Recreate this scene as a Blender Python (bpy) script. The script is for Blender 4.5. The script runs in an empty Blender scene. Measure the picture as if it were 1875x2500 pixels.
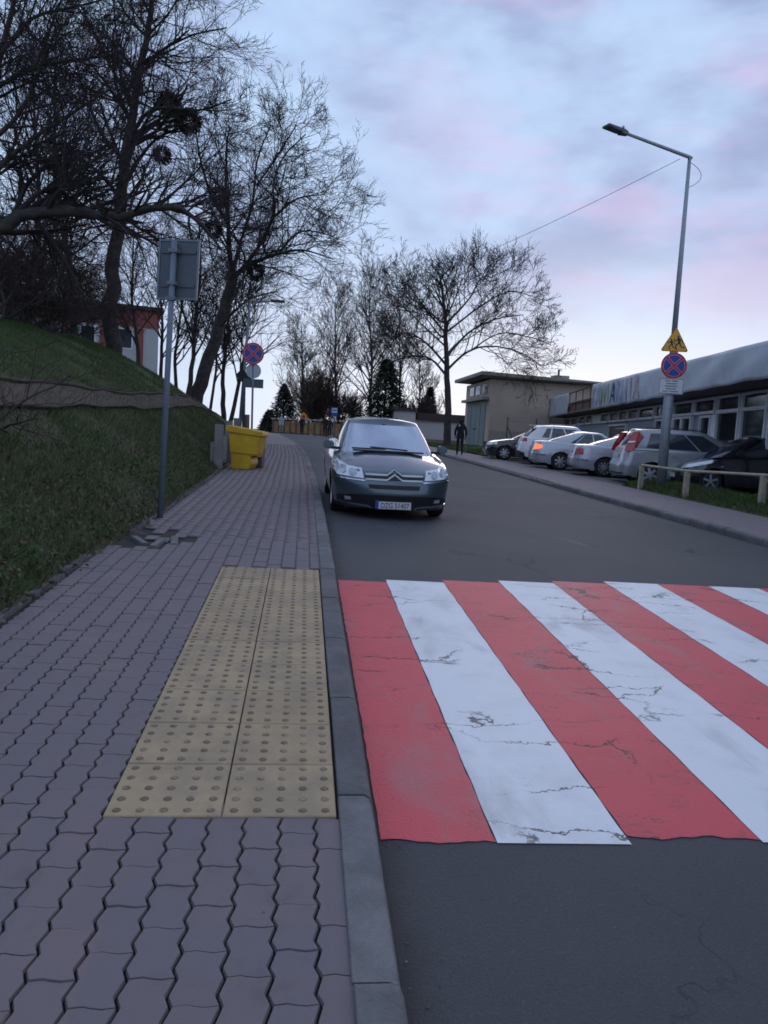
import bpy, bmesh, math, random
import numpy as np
from mathutils import Vector, Matrix
from mathutils.bvhtree import BVHTree

random.seed(7)
RNG = np.random.default_rng(11)
SC = bpy.context.scene
COL = SC.collection
rad = math.radians

# ------------------------------------------------------------------ camera
FPX, PW, PH = 1880.0, 1875.0, 2500.0
YAW, PITCH, ROLL, EYE = rad(6.2), rad(5.7), rad(3.2), 1.6
F = np.array([math.sin(YAW) * math.cos(PITCH), math.cos(YAW) * math.cos(PITCH), -math.sin(PITCH)])
_R = np.array([math.cos(YAW), -math.sin(YAW), 0.0])
_U = np.cross(_R, F)
R = _R * math.cos(ROLL) + _U * math.sin(ROLL)
U = -_R * math.sin(ROLL) + _U * math.cos(ROLL)
EYEP = np.array([0.0, 0.0, EYE])
cam = bpy.data.cameras.new('camera')
cam.sensor_fit = 'VERTICAL'
cam.sensor_height = 24.0
cam.lens = 24.0 * FPX / PH
cam.clip_end = 3000
cam.clip_start = 0.05
camo = bpy.data.objects.new('camera', cam)
COL.objects.link(camo)
camo.matrix_world = Matrix(((R[0], U[0], -F[0], 0), (R[1], U[1], -F[1], 0), (R[2], U[2], -F[2], EYE), (0, 0, 0, 1)))
SC.camera = camo

# ------------------------------------------------------------------ sky, sun, exposure
SUN_AZ, SUN_EL = rad(20), rad(4)
world = bpy.data.worlds.new('World')
SC.world = world
world.use_nodes = True


class NT:
    """tiny helper for node trees"""
    def __init__(s, tree):
        s.t = tree
        s.n = tree.nodes
        s.l = tree.links

    def node(s, typ, **kw):
        nd = s.n.new(typ)
        for k, v in kw.items():
            setattr(nd, k, v)
        return nd

    def put(s, sock, val):
        if val is None:
            return
        if hasattr(val, 'is_output') or isinstance(val, bpy.types.NodeSocket):
            s.l.new(val, sock)
        else:
            if isinstance(val, (tuple, list)) and sock.type == 'RGBA' and len(val) == 3:
                val = (*val, 1)
            if sock.type == 'VECTOR' and isinstance(val, (tuple, list)):
                val = tuple(val)[:3]
            sock.default_value = val

    def math(s, op, a, b=None, c=None, clamp=False):
        nd = s.node('ShaderNodeMath', operation=op, use_clamp=clamp)
        s.put(nd.inputs[0], a)
        s.put(nd.inputs[1], b)
        s.put(nd.inputs[2], c)
        return nd.outputs[0]

    def vmath(s, op, a, b=None):
        nd = s.node('ShaderNodeVectorMath', operation=op)
        s.put(nd.inputs[0], a)
        s.put(nd.inputs[1], b)
        return nd.outputs['Value'] if op in ('DOT_PRODUCT', 'LENGTH') else nd.outputs[0]

    def noise(s, vec, scale, detail=4, rough=0.55, dist=0.0, col=False):
        nd = s.node('ShaderNodeTexNoise')
        s.put(nd.inputs['Vector'], vec)
        nd.inputs['Scale'].default_value = scale
        nd.inputs['Detail'].default_value = detail
        nd.inputs['Roughness'].default_value = rough
        nd.inputs['Distortion'].default_value = dist
        return nd.outputs['Color' if col else 'Fac']

    def ramp(s, fac, a, b, x0=0.0, x1=1.0):
        nd = s.node('ShaderNodeMapRange', interpolation_type='SMOOTHSTEP')
        s.put(nd.inputs[0], fac)
        nd.inputs[1].default_value = a
        nd.inputs[2].default_value = b
        nd.inputs[3].default_value = x0
        nd.inputs[4].default_value = x1
        return nd.outputs[0]

    def mix(s, fac, a, b):
        nd = s.node('ShaderNodeMix', data_type='RGBA')
        s.put(nd.inputs[0], fac)
        s.put(nd.inputs[6], a)
        s.put(nd.inputs[7], b)
        return nd.outputs[2]

    def scale(s, vec, v):
        return s.vmath('MULTIPLY', vec, v)

    def xyz(s, vec):
        nd = s.node('ShaderNodeSeparateXYZ')
        s.put(nd.inputs[0], vec)
        return nd.outputs

    def comb(s, x, y, z):
        nd = s.node('ShaderNodeCombineXYZ')
        for i, q in enumerate((x, y, z)):
            s.put(nd.inputs[i], q)
        return nd.outputs[0]


def build_world():
    t = NT(world.node_tree)
    t.n.clear()
    out = t.node('ShaderNodeOutputWorld')
    bg = t.node('ShaderNodeBackground')
    bg.inputs['Strength'].default_value = 0.1
    sky = t.node('ShaderNodeTexSky', sky_type='NISHITA', sun_disc=False)
    sky.sun_elevation = SUN_EL
    sky.sun_rotation = SUN_AZ
    sky.dust_density = 0.6
    d = t.node('ShaderNodeTexCoord').outputs['Generated']
    d = t.vmath('NORMALIZE', d)
    x, y, z = t.xyz(d)[:3]
    h = t.math('ADD', t.math('MAXIMUM', z, 0.0), 0.34)
    p = t.comb(t.math('DIVIDE', x, h), t.math('DIVIDE', y, h), 0.0)
    # layers of broken cloud, flatter towards the horizon
    q = t.vmath('MULTIPLY', d, (1.0, 1.0, 1.7))
    big = t.noise(t.vmath('ADD', q, (2.3, 0.4, 1.1)), 3.1, 4, 0.55, 0.3)
    fine = t.noise(t.scale(q, (1.0, 1.0, 1.5)), 7.5, 4, 0.58, 0.0)
    mixn = t.math('ADD', t.math('MULTIPLY', big, 0.74), t.math('MULTIPLY', fine, 0.26))
    dens = t.ramp(mixn, 0.40, 0.63)
    bright = (5.2, 6.9, 9.6)
    grey = (3.25, 3.85, 6.3)
    col = t.mix(dens, bright, grey)
    # gaps of clear pale blue
    gapn = t.noise(t.vmath('ADD', t.scale(q, (1.0, 1.0, 1.6)), (3.7, 1.3, 0)), 4.2, 3, 0.5, 0.0)
    gap = t.ramp(gapn, 0.56, 0.72)
    col = t.mix(t.math('MULTIPLY', gap, 0.45), col, (5.0, 7.0, 10.2))
    # the cloud deck thins and brightens towards the horizon all round
    hz = t.ramp(z, 0.02, 0.42, 1.0, 0.0)
    col = t.mix(t.math('MULTIPLY', hz, 0.55), col, (6.3, 7.4, 9.9))
    # pink underlit wisps
    pn = t.noise(t.vmath('ADD', t.scale(q, (1.0, 1.0, 2.2)), (8.1, 2.2, 0)), 3.3, 3, 0.55, 0.0)
    side = t.ramp(t.vmath('DOT_PRODUCT', d, (math.sin(SUN_AZ + 0.2) * .88, math.cos(SUN_AZ + 0.2) * .88, 0.47)), 0.86, 0.99)
    pink = t.math('MULTIPLY', t.ramp(pn, 0.47, 0.64), side)
    col = t.mix(t.math('MULTIPLY', pink, 0.5), col, (7.4, 5.7, 8.4))
    # pale glow low over the horizon on the sunset side
    sd = (math.sin(SUN_AZ) * math.cos(SUN_EL), math.cos(SUN_AZ) * math.cos(SUN_EL), math.sin(SUN_EL))
    dot = t.vmath('DOT_PRODUCT', d, sd)
    low = t.ramp(z, 0.0, 0.26, 1.0, 0.0)
    glow = t.math('MULTIPLY', t.ramp(dot, 0.80, 1.0), low)
    col = t.mix(t.math('MULTIPLY', glow, 0.8), col, (9.2, 9.6, 10.6))
    # thin part of the cloud lets the clear dusk sky through
    sk = t.vmath('MULTIPLY', sky.outputs[0], (1.2, 1.3, 1.6))
    col = t.mix(0.05, col, sk)
    t.l.new(col, bg.inputs['Color'])
    t.l.new(bg.outputs[0], out.inputs[0])


build_world()
sun = bpy.data.lights.new('sun', 'SUN')
sun.energy = 0.5
sun.angle = rad(25)
sun.color = (1.0, 0.86, 0.8)
suno = bpy.data.objects.new('sun', sun)
COL.objects.link(suno)
_el = rad(14)
_sd = Vector((math.sin(SUN_AZ) * math.cos(_el), math.cos(SUN_AZ) * math.cos(_el), math.sin(_el)))
suno.rotation_euler = _sd.to_track_quat('Z', 'Y').to_euler()
SC.view_settings.view_transform = 'Standard'
SC.view_settings.look = 'None'
SC.view_settings.exposure = 0.08
SC.view_settings.gamma = 1.0
SC.view_settings.use_curve_mapping = False
SC.cycles.use_denoising = True
SC.cycles.filter_width = 1.7
SC.cycles.use_adaptive_sampling = True
SC.cycles.adaptive_threshold = 0.03
SC.cycles.max_bounces = 4
SC.cycles.diffuse_bounces = 2
SC.cycles.glossy_bounces = 3
SC.cycles.transmission_bounces = 0
SC.cycles.caustics_reflective = False
SC.cycles.caustics_refractive = False

# ------------------------------------------------------------------ the lie of the land
_ys = np.linspace(-60, 400, 4601)
_zs = np.interp(_ys, [-60, -10, 0, 8, 12, 18, 30, 41, 55, 70, 120, 400], [-3.0, -.5, 0, .40, .52, .65, .88, 1.06, 1.28, 1.33, 1.2, 1.0])
_k = np.hanning(41)
_zs = np.convolve(np.pad(_zs, 20, mode='edge'), _k / _k.sum(), 'valid')


def prof(y):
    return np.interp(y, _ys, _zs)


def bend(y):                      # sideways course of the street
    return np.interp(y, [0, 14, 25, 38, 55, 75, 95, 130], [0, 0, -.17, -.6, -2.0, -5.5, -11, -24])


def S(x, y):                      # pavement level anywhere beside the street
    return prof(y) - 0.012 * np.maximum(0, x - 0.3)


def roadz(x, y):
    return S(x, y) - 0.10


def kerbx(y):                     # inner (pavement) edge of the left kerb
    return 0.19 + bend(y)


def rkerbx(y):                    # road edge of the right kerb
    return np.interp(y, [-20, 9, 13, 18, 130], [7.0, 6.8, 6.6, 6.5, 6.5]) + bend(y) * np.interp(y, [30, 60], [0.3, 1.0])


def edgex(y):                     # foot of the bank
    return np.interp(y, [-20, 5, 7.5, 9.7, 130], [-1.95, -1.93, -1.86, -1.74, -1.74]) + bend(y)


def bankz(x, y):
    s = np.maximum(0, edgex(y) - x)
    hc = np.interp(y, [-40, 18, 24, 28, 35, 45, 60, 90], [3.2, 3.2, 3.5, 3.6, 3.0, 1.9, 1.0, .6])
    t = np.minimum(s / 7.0, 1.0)
    z = prof(y) + hc * np.sin(np.pi / 2 * t) + 0.045 * np.maximum(0, s - 7.0)
    bump = 0.03 * np.sin(x * 1.9 + y * .7) * np.sin(y * 1.3 - x) + .012 * np.sin(x * 4.1 - y * 3.3)
    return z + bump * np.minimum(1, s / 1.5)


def ray(u, v):
    return F + R * (u - PW / 2) / FPX - U * (v - PH / 2) / FPX


def at(u, v, y):                  # point on a pixel's ray at depth y
    d = ray(u, v)
    return Vector(EYEP + d * (y / d[1]))


DS = 1875.0 / 1659.0


def ad(u, v, y):
    return at(u * DS, v * DS, y)


# ------------------------------------------------------------------ object helpers
def mesh_np(name, V, Fc, smooth=False):
    V = np.asarray(V, dtype=np.float32)
    Fc = np.asarray(Fc, dtype=np.int32)
    me = bpy.data.meshes.new(name)
    n, k = Fc.shape
    me.vertices.add(len(V))
    me.vertices.foreach_set('co', V.ravel())
    me.loops.add(n * k)
    me.loops.foreach_set('vertex_index', Fc.ravel())
    me.polygons.add(n)
    me.polygons.foreach_set('loop_start', np.arange(0, n * k, k, dtype=np.int32))
    if smooth:
        me.polygons.foreach_set('use_smooth', np.ones(n, dtype=bool))
    me.update(calc_edges=True)
    return me


def link(name, me, m=None, parent=None):
    o = bpy.data.objects.new(name, me)
    COL.objects.link(o)
    if parent:
        o.parent = parent
    if m is not None and me is not None and not me.materials:
        me.materials.append(m)
    return o


def empty(name, loc=(0, 0, 0), rz=0.0):
    o = bpy.data.objects.new(name, None)
    COL.objects.link(o)
    o.empty_display_size = 0.2
    o.location = loc
    o.rotation_euler = (0, 0, rz)
    return o


def tag(o, label=None, cat=None, group=None, kind=None):
    if label:
        o['label'] = label
    if cat:
        o['category'] = cat
    if group:
        o['group'] = group
    if kind:
        o['kind'] = kind
    return o


class MB:
    """collects simple shapes into one mesh"""
    def __init__(s):
        s.v, s.f = [], []

    def add(s, vs, fs):
        b = len(s.v)
        s.v += [tuple(q) for q in vs]
        s.f += [tuple(b + i for i in q) for q in fs]

    def box(s, x0, x1, y0, y1, z0, z1):
        s.add([(x0, y0, z0), (x1, y0, z0), (x1, y1, z0), (x0, y1, z0), (x0, y0, z1), (x1, y0, z1), (x1, y1, z1), (x0, y1, z1)],
              [(0, 3, 2, 1), (4, 5, 6, 7), (0, 1, 5, 4), (1, 2, 6, 5), (2, 3, 7, 6), (3, 0, 4, 7)])
        return s

    def obox(s, c, ax, ay, az, hx, hy, hz):
        c, ax, ay, az = Vector(c), Vector(ax), Vector(ay), Vector(az)
        vs = []
        for k in (-1, 1):
            for (i, j) in ((-1, -1), (1, -1), (1, 1), (-1, 1)):
                vs.append(c + ax * hx * i + ay * hy * j + az * hz * k)
        s.add(vs, [(0, 3, 2, 1), (4, 5, 6, 7), (0, 1, 5, 4), (1, 2, 6, 5), (2, 3, 7, 6), (3, 0, 4, 7)])
        return s

    def tube(s, pts, rr, k=8, caps=True):
        pts = [Vector(p) for p in pts]
        if not hasattr(rr, '__len__'):
            rr = [rr] * len(pts)
        vs, fs = [], []
        for i, p in enumerate(pts):
            tg = (pts[min(i + 1, len(pts) - 1)] - pts[max(i - 1, 0)]).normalized()
            ref = Vector((0, 0, 1)) if abs(tg.z) < .9 else Vector((0, 1, 0))
            a = tg.cross(ref).normalized()
            b = tg.cross(a)
            for j in range(k):
                th = 2 * math.pi * j / k
                vs.append(p + (a * math.cos(th) + b * math.sin(th)) * rr[i])
        for i in range(len(pts) - 1):
            for j in range(k):
                fs.append((i * k + j, i * k + (j + 1) % k, (i + 1) * k + (j + 1) % k, (i + 1) * k + j))
        if caps:
            fs.append(tuple(reversed(range(k))))
            fs.append(tuple(range((len(pts) - 1) * k, len(pts) * k)))
        s.add(vs, fs)
        return s

    def prism(s, poly, fn, d0, d1):
        """poly: 2-d points; fn(a,b,depth) -> xyz"""
        n = len(poly)
        s.add([fn(a, b, d0) for a, b in poly] + [fn(a, b, d1) for a, b in poly],
              [tuple(range(n)), tuple(reversed(range(n, 2 * n)))] + [(i, n + i, n + (i + 1) % n, (i + 1) % n) for i in range(n)])
        return s

    def build(s, name, m, parent=None, smooth=False, bevel=0.0):
        me = bpy.data.meshes.new(name)
        me.from_pydata(s.v, [], s.f)
        bm = bmesh.new()
        bm.from_mesh(me)
        bmesh.ops.recalc_face_normals(bm, faces=bm.faces)
        if bevel:
            bmesh.ops.bevel(bm, geom=[e for e in bm.edges if e.calc_face_angle(0) > .5], offset=bevel, segments=2, affect='EDGES', clamp_overlap=True)
        bm.to_mesh(me)
        bm.free()
        if smooth:
            for p in me.polygons:
                p.use_smooth = True
        return link(name, me, m, parent)


def grid_np(xs, ys, fz):
    X, Y = np.meshgrid(xs, ys)
    V = np.stack([X, Y, fz(X, Y)], -1).reshape(-1, 3)
    nx, ny = len(xs), len(ys)
    i = (np.arange(ny - 1)[:, None] * nx + np.arange(nx - 1)[None, :]).ravel()
    return V, np.stack([i, i + 1, i + nx + 1, i + nx], 1)


def strip_np(fx0, fx1, ys, nx, fz):
    """grid between two curves x=fx0(y), x=fx1(y)"""
    t = np.linspace(0, 1, nx)[None, :]
    Y = np.repeat(ys[:, None], nx, 1)
    a, b = fx0(ys)[:, None], fx1(ys)[:, None]
    X = a + (b - a) * t
    V = np.stack([X, Y, fz(X, Y)], -1).reshape(-1, 3)
    ny = len(ys)
    i = (np.arange(ny - 1)[:, None] * nx + np.arange(nx - 1)[None, :]).ravel()
    return V, np.stack([i, i + 1, i + nx + 1, i + nx], 1)


# ------------------------------------------------------------------ materials
MATS = {}


def mat(name, col, rough=0.8, var=0.0, vscale=5.0, metal=0.0, bump=0.0, bscale=60.0, spec=None, col2=None, lo=.4, hi=.65, coat=0.0, ior=None, rand=0.0, detail=5):
    """plain procedural material: noise-mottled colour, fine bump"""
    if name in MATS:
        return MATS[name]
    m = bpy.data.materials.new(name)
    m.use_nodes = True
    t = NT(m.node_tree)
    b = t.n['Principled BSDF']
    pos = t.node('ShaderNodeNewGeometry').outputs['Position']
    c = (*col, 1)
    out = c
    if col2 is not None:
        out = t.mix(t.ramp(t.noise(pos, vscale, detail, .6), lo, hi), c, (*col2, 1))
    if var:
        n2 = t.noise(pos, vscale * 3.1, detail, .65)
        k = t.math('ADD', t.math('MULTIPLY', n2, 2 * var), 1 - var)
        out = t.vmath('MULTIPLY', out, t.comb(k, k, k))
    if rand:
        oi = t.node('ShaderNodeObjectInfo').outputs['Random']
        k = t.math('ADD', t.math('MULTIPLY', oi, 2 * rand), 1 - rand)
        out = t.vmath('MULTIPLY', out, t.comb(k, k, k))
    t.put(b.inputs['Base Color'], out)
    b.inputs['Roughness'].default_value = rough
    b.inputs['Metallic'].default_value = metal
    if spec is not None:
        b.inputs['Specular IOR Level'].default_value = spec
    if coat:
        b.inputs['Coat Weight'].default_value = coat
        b.inputs['Coat Roughness'].default_value = 0.06
    if ior:
        b.inputs['IOR'].default_value = ior
    if bump:
        bp = t.node('ShaderNodeBump')
        bp.inputs['Strength'].default_value = bump
        bp.inputs['Distance'].default_value = 0.02
        t.put(bp.inputs['Height'], t.noise(pos, bscale, 4, .6))
        t.put(b.inputs['Normal'], bp.outputs[0])
    MATS[name] = m
    return m


def road_mat():
    m = bpy.data.materials.new('asphalt')
    m.use_nodes = True
    t = NT(m.node_tree)
    b = t.n['Principled BSDF']
    pos = t.node('ShaderNodeNewGeometry').outputs['Position']
    x, y, z = t.xyz(pos)[:3]
    base = t.mix(t.ramp(t.noise(pos, .35, 4, .6), .38, .66), (.052, .053, .060), (.068, .067, .073))
    agg = t.noise(pos, 95, 3, .7)
    base = t.mix(t.math('MULTIPLY', t.ramp(agg, .56, .75), .5), base, (.15, .145, .14))
    base = t.mix(t.math('MULTIPLY', t.ramp(t.noise(pos, 140, 2, .5), .56, .7), .6), base, (.025, .025, .028))
    # dirt kept against the kerb
    dirt = t.math('MULTIPLY', t.ramp(t.math('ADD', x, t.math('MULTIPLY', t.noise(pos, 6, 4, .7), .22)), .42, .62, 1, 0), t.ramp(y, 14, 18, 1, 0))
    base = t.mix(t.math('MULTIPLY', dirt, .75), base, (.022, .02, .018))
    # a few hairline cracks
    vo = t.node('ShaderNodeTexVoronoi', feature='DISTANCE_TO_EDGE')
    t.put(vo.inputs['Vector'], t.vmath('ADD', t.scale(pos, (.55, .3, .3)), t.scale(t.noise(pos, 2.5, 4, .6, col=True), (.5, .5, 0))))
    vo.inputs['Scale'].default_value = 1.0
    crack = t.math('MULTIPLY', t.ramp(vo.outputs[0], .002, .008, 1, 0), t.ramp(t.noise(pos, .5, 2, .5), .5, .6))
    base = t.mix(t.math('MULTIPLY', crack, .8), base, (.012, .012, .013))
    t.put(b.inputs['Base Color'], base)
    b.inputs['Roughness'].default_value = .78
    bp = t.node('ShaderNodeBump')
    bp.inputs['Strength'].default_value = .55
    bp.inputs['Distance'].default_value = .012
    t.put(bp.inputs['Height'], t.math('SUBTRACT', agg, t.math('MULTIPLY', crack, 1.5)))
    t.put(b.inputs['Normal'], bp.outputs[0])
    MATS['asphalt'] = m
    return m


def paint_mat(name, col, wear_lo, wear_hi):
    m = bpy.data.materials.new(name)
    m.use_nodes = True
    t = NT(m.node_tree)
    b = t.n['Principled BSDF']
    pos = t.node('ShaderNodeNewGeometry').outputs['Position']
    base = t.mix(t.math('MULTIPLY', t.ramp(t.noise(pos, 2.2, 5, .65), .45, .75), .35), col, tuple(c * .62 for c in col))
    fine = t.noise(pos, 70, 3, .6)
    # worn through to the asphalt: coarse patches broken up by fine grain, streaked along the traffic
    patch = t.noise(t.scale(pos, (1.0, 1.9, 1)), 2.3, 6, .72, .4)
    grain = t.noise(pos, 48, 4, .75)
    wear = t.ramp(t.math('ADD', t.math('MULTIPLY', patch, .62), t.math('MULTIPLY', grain, .38)), wear_lo, wear_hi)
    base = t.mix(t.math('MULTIPLY', wear, .88), base, (.055, .053, .056))
    grime = t.ramp(t.noise(t.scale(pos, (1.3, .6, 1)), 1.6, 6, .6, .5), .50, .74)
    base = t.mix(t.math('MULTIPLY', grime, .42), base, (.22, .20, .20))
    # transverse hair cracks
    vo = t.node('ShaderNodeTexVoronoi', feature='DISTANCE_TO_EDGE')
    t.put(vo.inputs['Vector'], t.vmath('ADD', t.scale(pos, (.8, 2.6, 1)), t.scale(t.noise(pos, 5, 4, .65, col=True), (.5, .7, 0))))
    vo.inputs['Scale'].default_value = 1.0
    crack = t.math('MULTIPLY', t.ramp(vo.outputs[0], .004, .016, 1, 0), t.ramp(t.noise(pos, 1.1, 3, .5), .50, .58))
    base = t.mix(t.math('MULTIPLY', crack, .85), base, (.03, .028, .03))
    t.put(b.inputs['Base Color'], base)
    b.inputs['Roughness'].default_value = .62
    bp = t.node('ShaderNodeBump')
    bp.inputs['Strength'].default_value = .4
    bp.inputs['Distance'].default_value = .008
    t.put(bp.inputs['Height'], t.math('SUBTRACT', fine, t.math('MULTIPLY', crack, 2)))
    t.put(b.inputs['Normal'], bp.outputs[0])
    return m


def paver_mat(name, brick=False):
    m = bpy.data.materials.new(name)
    m.use_nodes = True
    t = NT(m.node_tree)
    b = t.n['Principled BSDF']
    pos = t.node('ShaderNodeNewGeometry').outputs['Position']
    # each paver takes its own shade
    vo = t.node('ShaderNodeTexWhiteNoise', noise_dimensions='2D')
    snap = t.vmath('FLOOR', t.scale(pos, (7.63, 5.0, 0)))
    t.put(vo.inputs['Vector'], snap)
    base = t.mix(vo.outputs['Value'], (.200, .155, .158), (.172, .146, .154))
    base = t.mix(t.ramp(t.noise(pos, .8, 4, .6), .4, .7), base, (.168, .143, .153))
    base = t.mix(t.math('MULTIPLY', t.ramp(t.noise(pos, 5, 6, .7), .55, .8), .45), base, (.085, .075, .075))
    g = t.noise(pos, 160, 3, .7)
    base = t.mix(t.math('MULTIPLY', t.ramp(g, .55, .8), .35), base, (.26, .23, .22))
    if brick:
        base = t.vmath('MULTIPLY', base, (1.25, 1.25, 1.25))
        br = t.node('ShaderNodeTexBrick', offset=.5)
        t.put(br.inputs['Vector'], t.comb(t.xyz(pos)[1], t.xyz(pos)[0], 0))
        br.inputs['Scale'].default_value = 1.0
        br.inputs['Brick Width'].default_value = .2
        br.inputs['Row Height'].default_value = .131
        br.inputs['Mortar Size'].default_value = .006
        base = t.mix(br.outputs['Fac'], base, (.035, .03, .03))
    t.put(b.inputs['Base Color'], base)
    b.inputs['Roughness'].default_value = .82
    bp = t.node('ShaderNodeBump')
    bp.inputs['Strength'].default_value = .35
    bp.inputs['Distance'].default_value = .008
    t.put(bp.inputs['Height'], g)
    t.put(b.inputs['Normal'], bp.outputs[0])
    MATS[name] = m
    return m


road_mat()
paver_mat('paver')
paver_mat('paver_far', True)
M_RED = paint_mat('red_paint', (.60, .062, .080), .535, .655)
M_WHITE = paint_mat('white_paint', (.76, .76, .77), .615, .71)
mat('bed', (.035, .030, .028), .95, .3, 8)
mat('kerb', (.138, .132, .134), .9, .45, 2.6, bump=.7, bscale=70, col2=(.185, .175, .175), rand=.16)
mat('tactile', (.40, .290, .172), .8, .16, 4, bump=.25, bscale=120, col2=(.32, .240, .155), rand=.07)
mat('dome', (.175, .120, .075), .8, .45, 9, col2=(.30, .225, .14), lo=.45, hi=.62)
mat('ground', (.06, .065, .03), .95, .4, .6, col2=(.085, .07, .045))
mat('bank', (.050, .060, .020), .97, .4, .9, col2=(.070, .056, .034), lo=.47, hi=.68, bump=.6, bscale=22)
mat('soil', (.085, .062, .045), .97, .35, 3, bump=.6, bscale=25, col2=(.06, .05, .035))
mat('grass', (.055, .100, .018), .8, .45, .7, col2=(.080, .085, .030), lo=.45, hi=.7)
mat('grass_dry', (.105, .088, .050), .85, .5, 1.6, col2=(.06, .075, .025))
mat('litter', (.115, .075, .045), .85, .6, 7, col2=(.20, .16, .11), lo=.5, hi=.75)
mat('bark', (.040, .033, .029), .93, .5, 4, bump=.8, bscale=14, col2=(.062, .055, .046))
mat('twig', (.032, .026, .024), .92, .3, 3)
mat('bush_twig', (.050, .034, .028), .92, .4, 2)
mat('brown_twig', (.062, .040, .028), .92, .4, 2)
mat('mistletoe', (.030, .038, .014), .85, .4, 6)
mat('spruce', (.014, .024, .014), .85, .5, 2.5)
mat('galv', (.30, .33, .37), .5, .2, 3, metal=.35, bump=.1)
mat('pole_grey', (.150, .178, .215), .55, .15, 4, metal=.2)
mat('sign_back', (.085, .105, .125), .55, .15, 3, metal=.25)
mat('sign_light', (.42, .44, .47), .5, .12, 3, metal=.2)
mat('white_sheet', (.62, .64, .66), .45, .08, 5)
mat('sign_yellow', (.72, .36, .02), .42, .08, 6)
mat('sign_red', (.50, .025, .035), .42, .1, 6)
mat('sign_pale', (.55, .36, .42), .5)
mat('sign_blue', (.02, .055, .32), .42, .1, 6)
mat('sign_orange', (.75, .25, .03), .45)
mat('black', (.012, .012, .014), .6)
mat('ink', (.055, .05, .06), .7)
mat('cream_paint', (.42, .38, .29), .65, .3, 6, col2=(.30, .26, .2), bump=.15)
mat('yellow_plastic', (.62, .38, .015), .5, .12, 3, col2=(.52, .31, .015))
mat('stone_brown', (.13, .105, .095), .9, .3, 6, bump=.4)
mat('concrete', (.24, .23, .215), .9, .25, 2, bump=.4, col2=(.17, .165, .15))
mat('beige', (.52, .43, .345), .92, .12, .5, col2=(.46, .385, .31), bump=.2, bscale=30)
mat('beige_low', (.36, .325, .29), .92, .2, .7, bump=.2)
mat('roof_edge', (.30, .27, .23), .85, .2, 1)
mat('door_green', (.22, .265, .25), .6, .12, .8, col2=(.18, .22, .215))
mat('dark_open', (.012, .011, .012), .9)
mat('house_white', (.50, .49, .50), .9, .1, .5)
mat('house_red', (.27, .085, .075), .85, .2, 1)
mat('roof_dark', (.055, .04, .038), .8, .3, 1)
mat('frame_white', (.80, .81, .83), .55, .06, 2)
mat('panel_blue', (.30, .35, .42), .7, .1, 1)
mat('banner', (.52, .555, .60), .6, .07, .8, col2=(.44, .48, .54))
mat('soffit', (.16, .15, .15), .9, .2, 1)
mat('rust', (.15, .085, .06), .85, .4, 2)
mat('glass', (.022, .028, .036), .06, spec=.6)
mat('fence_wood', (.30, .20, .075), .85, .3, 2, col2=(.22, .12, .06))
mat('cap_pale', (.5, .47, .42), .8)
# cars
mat('tyre', (.012, .012, .013), .85)
mat('rim', (.42, .43, .46), .35, metal=.7)
mat('rim_dark', (.03, .03, .033), .6)
mat('rubber', (.013, .013, .015), .55)
mat('chrome', (.72, .74, .78), .18, metal=1.0)
mat('lamp_glass', (.60, .63, .68), .15, .12, 14, metal=.45, coat=1)
mat('tail_red', (.42, .012, .014), .2, coat=1)
mat('plate', (.60, .60, .62), .5)
mat('car_glass', (.035, .042, .06), .04, ior=1.75)
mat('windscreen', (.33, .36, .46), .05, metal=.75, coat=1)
mat('paint_blue', (.085, .115, .145), .32, metal=.75, coat=1)
mat('paint_silver', (.42, .45, .50), .35, metal=.55, coat=1)
mat('paint_silver_b', (.40, .42, .47), .35, metal=.5, coat=1)
mat('paint_van', (.34, .355, .385), .36, metal=.55, coat=1)
mat('paint_white', (.70, .71, .73), .35, coat=1)
mat('paint_black', (.012, .013, .018), .25, coat=1)
# people
mat('cloth_black', (.010, .010, .012), .9)
mat('cloth_grey', (.03, .03, .036), .9)
mat('cloth_brown', (.035, .02, .016), .9)
mat('skin', (.35, .2, .15), .6)
mat('hair', (.02, .015, .012), .8)
mt = mat('tail_lit', (.6, .05, .02), .3)
_b = mt.node_tree.nodes['Principled BSDF']
_b.inputs['Emission Color'].default_value = (1, .16, .05, 1)
_b.inputs['Emission Strength'].default_value = 1.6
M = MATS

# ------------------------------------------------------------------ setting: ground, road, pavements, kerbs
def struct(name, V, Fc, m, smooth=True):
    return tag(link(name, mesh_np(name, V, Fc, smooth), m), kind='structure')


xs = np.unique(np.concatenate([np.linspace(-400, -20, 20), np.linspace(-20, 40, 31), np.linspace(40, 400, 20)]))
ys = np.unique(np.concatenate([np.linspace(-60, 120, 61), np.linspace(120, 900, 27)]))
V, Fc = grid_np(xs, ys, lambda x, y: np.interp(y, _ys, _zs) - 0.55)
struct('ground', V, Fc, M['ground'])

ys = np.concatenate([np.arange(-8, 30, .5), np.arange(30, 135, 1.5)])
V, Fc = strip_np(lambda y: kerbx(y) + .05, lambda y: rkerbx(y) + .06, ys, 15, roadz)
road = struct('road', V, Fc, M['asphalt'])

# the bank on the left
bx = np.concatenate([[0], np.linspace(.15, 9, 40), np.linspace(9.6, 70, 24)])
ys_b = np.concatenate([np.arange(-8, 45, .4), np.arange(45, 135, 2.0)])
X = edgex(ys_b)[:, None] - bx[None, :]
Y = np.repeat(ys_b[:, None], len(bx), 1)
Z = bankz(X, Y) - np.where(bx[None, :] < .01, .05, 0)
V = np.stack([X, Y, Z], -1).reshape(-1, 3)
nx = len(bx)
i = (np.arange(len(ys_b) - 1)[:, None] * nx + np.arange(nx - 1)[None, :]).ravel()
struct('grass_bank', V, np.stack([i, i + nx, i + nx + 1, i + 1], 1), M['bank'])

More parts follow.
